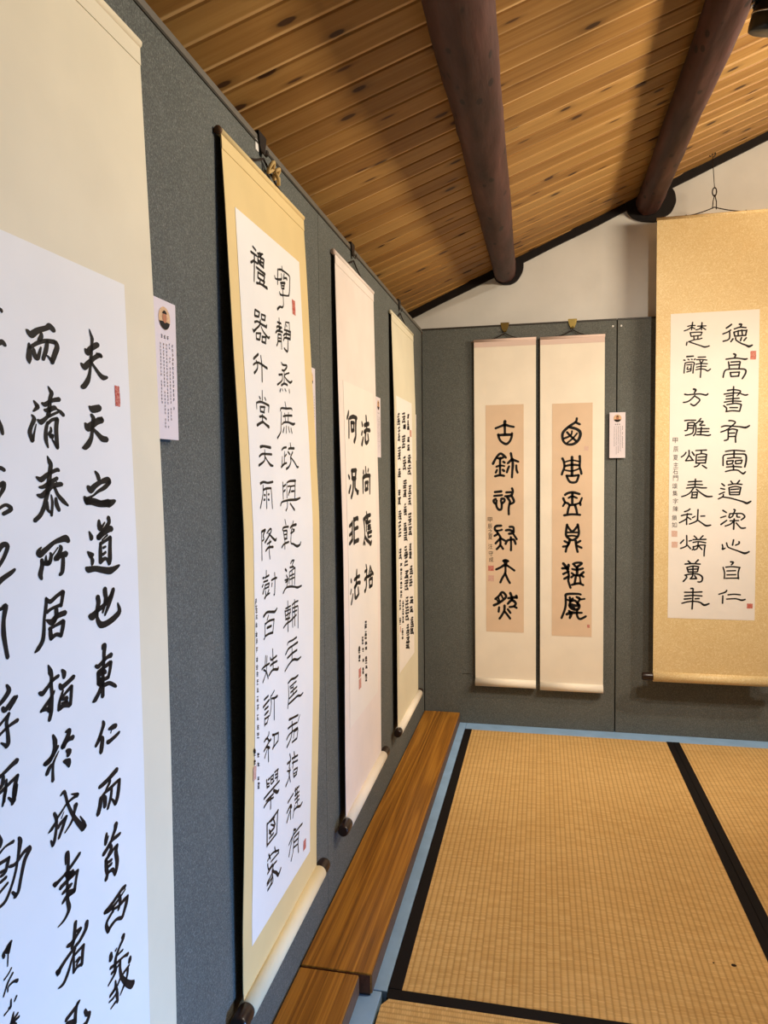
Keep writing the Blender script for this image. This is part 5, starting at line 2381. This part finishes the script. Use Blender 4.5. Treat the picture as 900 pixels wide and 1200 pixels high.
scroll('S1', 'very large ivory scroll with bold running-script brush writing, cut by the left edge', 'L', -3.05, 1.775, 0.62, 0.215,
       (0.06, 0.3477, 0.5475, 1.332), M['silk_ivory'], M['paper_white'], .019, (.018, .045), fold_m=None, hook=(0.006, -2.74, 1.822))
scroll('S2', 'yellow silk scroll with two columns of thin brush characters on white paper', 'L', -2.175, 1.775, 0.4365, 0.217,
       (0.040, 0.121, 0.384, 1.470), M['silk_yellow'], M['paper_white'], .0175, (.0165, .042), rodz=(-.004, .009), rod_m=M['rod_cream'], hook=(0.006, -1.965, 1.808), tipm=M['brown'])
scroll('S3', 'narrow pale pink scroll with two columns of four bold black characters', 'L', -1.480, 1.775, 0.449, 0.2245,
       (0.047, 0.338, 0.404, 1.307), M['silk_pink'], M['paper_cream'], .0160, (.0155, .052), rodz=(-.002, .010), rod_m=M['silk_white'], hook=(0.006, -1.262, 1.806), tipm=M['fold'])
scroll('S4', 'narrow cream scroll with crowded cursive writing, nearest the room corner', 'L', -0.7435, 1.775, 0.456, 0.2165,
       (0.033, 0.306, 0.362, 1.351), M['silk_cream'], M['paper_cream'], .0155, (.0150, .035), rodz=(0, .004), rod_m=M['silk_white'], hook=(0.006, -.545, 1.806), tipm=M['silk_cream'])
scroll('S5', 'left scroll of the tan-paper pair on the back wall, two red seals lower left', 'B', .2455, 1.783, 0.276, 0.206,
       (0.0515, 0.2975, 0.2217, 1.338), M['silk_white'], M['paper_tan'], .0185, None, fold_m=M['fold'], off=-.0205, hook=(0.3835, -.008, 1.808))
scroll('S6', 'right scroll of the tan-paper pair on the back wall, first character a crossed oval', 'B', .540, 1.781, 0.277, 0.201,
       (0.0525, 0.298, 0.2266, 1.3445), M['silk_white'], M['paper_tan'], .0185, None, fold_m=M['fold'], off=-.0205, hook=(0.680, -.008, 1.808))
scroll('S7', 'wide gold brocade scroll with white paper and two columns of clerical characters', 'B', 1.0215, 2.2455, 0.463, 0.283,
       (0.058, 0.4053, 0.404, 1.7025), M['brocade'], M['paper_cream'], .0215, (.0175, .046), off=-.070, hook=(1.246, -.070, 2.268), wide_cord=.50)

# ------------------------------------------------------------------ hooks
def clip(label, x, y, face, mat_):
    """folded metal hanger hooked over the panel's top edge: a tapering tongue with a bent lip"""
    z = PH; t = thing('picture_hook', (x, y, z-.034), label, 'picture hook', 'metal hooks over the panel tops'); N = Vector(face); R = Vector((0, 0, 1)).cross(N)
    bm = bmesh.new()
    prof = [(.020, .0035, .012), (.018, .0035, .002), (.014, .0035, -.012), (.0085, .0045, -.024), (.006, .009, -.030), (.005, .013, -.027), (.0045, .014, -.020)]
    a = [(bm.verts.new(R*-w + N*d + Vector((0, 0, .034+h-.006))), bm.verts.new(R*w + N*d + Vector((0, 0, .034+h-.006)))) for w, d, h in prof]
    b = [(bm.verts.new(R*-w + N*(d+.0018) + Vector((0, 0, .034+h-.006))), bm.verts.new(R*w + N*(d+.0018) + Vector((0, 0, .034+h-.006)))) for w, d, h in prof]
    for i in range(len(prof)-1):
        bm.faces.new((a[i][0], a[i][1], a[i+1][1], a[i+1][0])); bm.faces.new((b[i][0], b[i+1][0], b[i+1][1], b[i][1]))
        bm.faces.new((a[i][0], a[i+1][0], b[i+1][0], b[i][0])); bm.faces.new((a[i][1], b[i][1], b[i+1][1], a[i+1][1]))
    bm.faces.new((a[0][0], b[0][0], b[0][1], a[0][1])); bm.faces.new((a[-1][0], a[-1][1], b[-1][1], b[-1][0]))
    bmesh.ops.recalc_face_normals(bm, faces=bm.faces)
    mesh_obj('tongue', bm, mat_, t)
    c0 = N*.0045 + Vector((0, 0, .0405)); c1 = N*-.046 + Vector((0, 0, .0405)); c2 = N*-.046 + Vector((0, 0, .010))
    bm = bmesh.new()
    for p, q in ((c0, c1), (c1, c2)):
        v = []
        for P_ in (p, q):
            for s in (-1, 1): v.append((P_ + R*s*.018))
        up_ = Vector((0, 0, .0016)) if p is c0 else N*-.0016
        vs = [bm.verts.new(k) for k in v] + [bm.verts.new(k+up_) for k in v]
        for f in ((0, 1, 3, 2), (4, 6, 7, 5), (0, 4, 5, 1), (2, 3, 7, 6), (0, 2, 6, 4), (1, 5, 7, 3)): bm.faces.new([vs[i] for i in f])
    bmesh.ops.recalc_face_normals(bm, faces=bm.faces)
    mesh_obj('saddle', bm, mat_, t)
    return t
clip('dark metal hook over the panel top above the yellow scroll', 0.0, -1.965, (1, 0, 0), M['iron'])
clip('dark metal hook over the panel top above the pale pink scroll', 0.0, -1.262, (1, 0, 0), M['iron'])
clip('dark metal hook over the panel top above the cream cursive scroll', 0.0, -.545, (1, 0, 0), M['iron'])
clip('brass hook over the panel top above the left tan-paper scroll', 0.3835, 0.0, (0, -1, 0), M['brass'])
clip('brass hook over the panel top above the right tan-paper scroll', 0.680, 0.0, (0, -1, 0), M['brass'])
# gold ribbon tied at the yellow scroll's hook
t = thing('ribbon_bow', (0.012, -1.935, 1.787), 'small gold ribbon knot tied beside the hook of the yellow scroll', 'ribbon')
bm = bmesh.new()
for s, d in ((1, 0.0), (-1, .3)):
    pts = [Vector((.004+.006*math.sin(a*2), s*(.004+.016*math.sin(a)), .008+.018*math.sin(a*2)*.5+.006*d)) for a in frange(0, math.pi, 12)]
    add_tube(bm, pts, .0038, 8)
mesh_obj('loop', bm, M['ribbon'], t, True)
mesh_obj('tail', tube_bm([(.006, .004, .006), (.010, .010, -.004), (.009, .014, -.016)], [.003, .004, .0035], 8), M['ribbon'], t, True)
# white sticker beside that hook
tag(mesh_obj('paper_tag', box_bm((-.0004, -.0075, -.011), (.0008, .0075, .011), .0003), M['white'], None, False, (0.0005, -1.985, 1.838-.011)), 'small white paper tag on the felt just left of the yellow scroll hook', 'tag')
# wire hook for the gold scroll, fixed in the black strip under the ceiling
t = thing('wire_hook', (1.2455, YB-.012, 2.49), 'thin wire hook hanging from the dark ceiling edge above the gold scroll', 'hook')
hx = Vector((1.2455, YB-.012, 2.49))
bm = bmesh.new()
add_tube(bm, [Vector((0, -.0, .018)) + Vector((.012*math.cos(a), -.062, .012*math.sin(a)-.006)) for a in frange(-math.pi/2, math.pi*1.3, 14)], .0022, 8)
add_tube(bm, [(0, .0, .018), (0, -.062, .012)], .003, 8)
mesh_obj('eye', bm, M['iron'], t, True)
mesh_obj('wire', tube_bm([Vector((1.2455, -.0255, 2.490))-hx, Vector((1.246, -.068, 2.345))-hx], .0016, 8), M['iron'], t, True)
bm = bmesh.new()
add_tube(bm, [Vector((1.246, -.068, 2.348))-hx + Vector((.008*math.sin(a), 0, -.034*(1-math.cos(a))*.5)) for a in frange(0, 2*math.pi, 18)], .0026, 8)
add_tube(bm, [Vector((1.246, -.070, 2.318))-hx, Vector((1.240, -.072, 2.29))-hx, Vector((1.238, -.072, 2.262))-hx], .002, 8)
add_tube(bm, [Vector((1.247, -.070, 2.318))-hx, Vector((1.253, -.072, 2.29))-hx, Vector((1.253, -.072, 2.258))-hx], .002, 8)
mesh_obj('knot', bm, M['cord'], t, True)

# ------------------------------------------------------------------ caption cards
CW, CH = .067, .200
def caption(label, wall, o0, zb, seed, dark_head=True):
    rg = random.Random(seed)
    if wall == 'L':
        base = Vector((0, o0, zb))
        P = lambda s, t, d=0.0: Vector((.012+d, s, CH-t))
    else:
        base = Vector((o0, 0, zb))
        P = lambda s, t, d=0.0: Vector((s, -.012-d, CH-t))
    g = thing('caption_card', base, label, 'caption card', 'caption cards beside the scrolls')
    mesh_obj('card', sheet_bm(lambda s, t, d=0: P(s, t, d), 0, 0, CW, CH, .003, 1, 1), M['card'], g)
    mesh_obj('foam_pad', sheet_bm(lambda s, t, d=0: P(s, t, d-.0028), .012, .018, CW-.012, CH-.03, .0092, 1, 1), M['core'], g)
    def disc(cx, cy, rx, ry, d, n=28):
        bm = bmesh.new(); bm.faces.new([bm.verts.new(P(cx+rx*math.cos(2*math.pi*i/n), cy+ry*math.sin(2*math.pi*i/n), d)) for i in range(n)])
        bmesh.ops.recalc_face_normals(bm, faces=bm.faces); return bm
    cx, cy, r = CW*.5, .026, .0165
    ph = mesh_obj('portrait_photo', disc(cx, cy, r, r, .0005), M['photo'], g)
    # head and shoulders inside the round photo
    n = 20; bm = bmesh.new()
    pts = [(cx + r*.97*math.cos(a), cy + r*.97*math.sin(a)) for a in frange(math.radians(20), math.radians(160), 12)] + [(cx-r*.45, cy+r*.28), (cx+r*.45, cy+r*.28)]
    bm.faces.new([bm.verts.new(P(x, y, .0008)) for x, y in pts]); bmesh.ops.recalc_face_normals(bm, faces=bm.faces)
    mesh_obj('shoulders', bm, M['hair'], ph)
    mesh_obj('face', disc(cx, cy-.001, r*.36, r*.46, .0010), M['skin'], ph)
    bm = bmesh.new(); bm.faces.new([bm.verts.new(P(cx + r*.42*math.cos(a), cy-.003 + r*.50*math.sin(a), .0012)) for a in frange(math.radians(205), math.radians(335), 12)])
    bmesh.ops.recalc_face_normals(bm, faces=bm.faces); mesh_obj('hair', bm, M['hair'], ph)
    # fine print, too small to read: columns of tiny strokes under the name
    bm = bmesh.new()
    def dab(x, y, w, h):
        bm.faces.new([bm.verts.new(P(a, b, .0005)) for a, b in ((x, y), (x+w, y), (x+w, y+h), (x, y+h))])
    def glyph(x, y, q):
        for j in range(3): dab(x + rg.uniform(0, .2)*q, y + (j*.36)*q, q*rg.uniform(.5, .9), q*.16)
        dab(x + q*rg.uniform(.2, .6), y, q*.16, q*.9)
    for i in range(3): glyph(cx-.011+i*.0085, .050, .0055)
    for c, (y0, y1) in enumerate(((.060, .155), (.060, .170), (.062, .185), (.062, .185), (.062, .150))):
        x = CW - .014 - c*.0085; y = y0; q = .0045 if c == 0 else .0034
        while y < y1:
            if rg.random() > .08: glyph(x, y, q)
            y += q*1.45
    bmesh.ops.recalc_face_normals(bm, faces=bm.faces)
    mesh_obj('print', bm, M['grey_ink'], g)
    return g
caption('caption card with round portrait, half behind the right edge of the very large ivory scroll', 'L', -2.417, 1.2355, 1)
caption('caption card nearly hidden behind the right edge of the yellow scroll', 'L', -1.737, 1.2350, 2)
caption('caption card showing a sliver behind the right edge of the pale pink scroll', 'L', -1.014, 1.2355, 3)
caption('caption card showing a sliver behind the right edge of the cream cursive scroll', 'L', -0.298, 1.2350, 4)
caption('caption card with round portrait over the back panel seam, right of the tan-paper pair', 'B', 0.8392, 1.2375, 5)

# ------------------------------------------------------------------ spotlight hanging from the ceiling
LC = Vector((1.044, -1.55, 2.197)); ax = Vector((-.16, .30, -.94)).normalized()
t = thing('spotlight', LC - Vector((0, 0, .05)), 'black metal cylinder spotlight hanging at the top right corner', 'spotlight')
b0 = Vector((0, 0, .05))
R_ = .041
def lathe(prof, n=40):
    s = ax.cross(Vector((0, 0, 1))).normalized(); q = s.cross(ax); bm = bmesh.new(); rings = []
    for h, r in prof: rings.append([bm.verts.new(b0 + ax*h + r*(math.cos(2*math.pi*k/n)*s + math.sin(2*math.pi*k/n)*q)) for k in range(n)])
    for a, b in zip(rings, rings[1:]):
        for k in range(n): bm.faces.new((a[k], a[(k+1) % n], b[(k+1) % n], b[k]))
    bm.faces.new(list(reversed(rings[0]))); bm.faces.new(rings[-1]); bmesh.ops.recalc_face_normals(bm, faces=bm.faces); return bm
mesh_obj('housing', lathe([(-.075, .020), (-.070, .030), (-.030, .034), (-.028, .036), (-.005, .0375), (-.004, .0395), (.034, R_), (.044, R_*.98), (.046, R_*.9)]), M['lamp'], t, True)
mesh_obj('ring', lathe([(.0075, R_*.985), (.008, R_*1.012), (.0105, R_*1.012), (.011, R_*.985)]), M['chrome'], t, True)
mesh_obj('ring', lathe([(-.0305, .0345), (-.030, .0372), (-.026, .0378), (-.0255, .0365)]), M['chrome'], t, True)
sd = ax.cross(Vector((0, 1, 0))).normalized(); sd = sd if sd.x < 0 else -sd
kn = b0 + sd*.040 - ax*.006
mesh_obj('bracket', tube_bm([kn, kn - ax*.03 + sd*.004, b0 - ax*.08 + sd*.026 + Vector((0, 0, .02)), Vector((.02, .02, .20)), Vector((.02, .02, ceil_z(1.06) - LC.z + .05))], .0062, 10), M['lamp'], t, True)
mesh_obj('screw', tube_bm([kn - sd*.002, kn + sd*.007], .007, 14), M['chrome'], t, True)
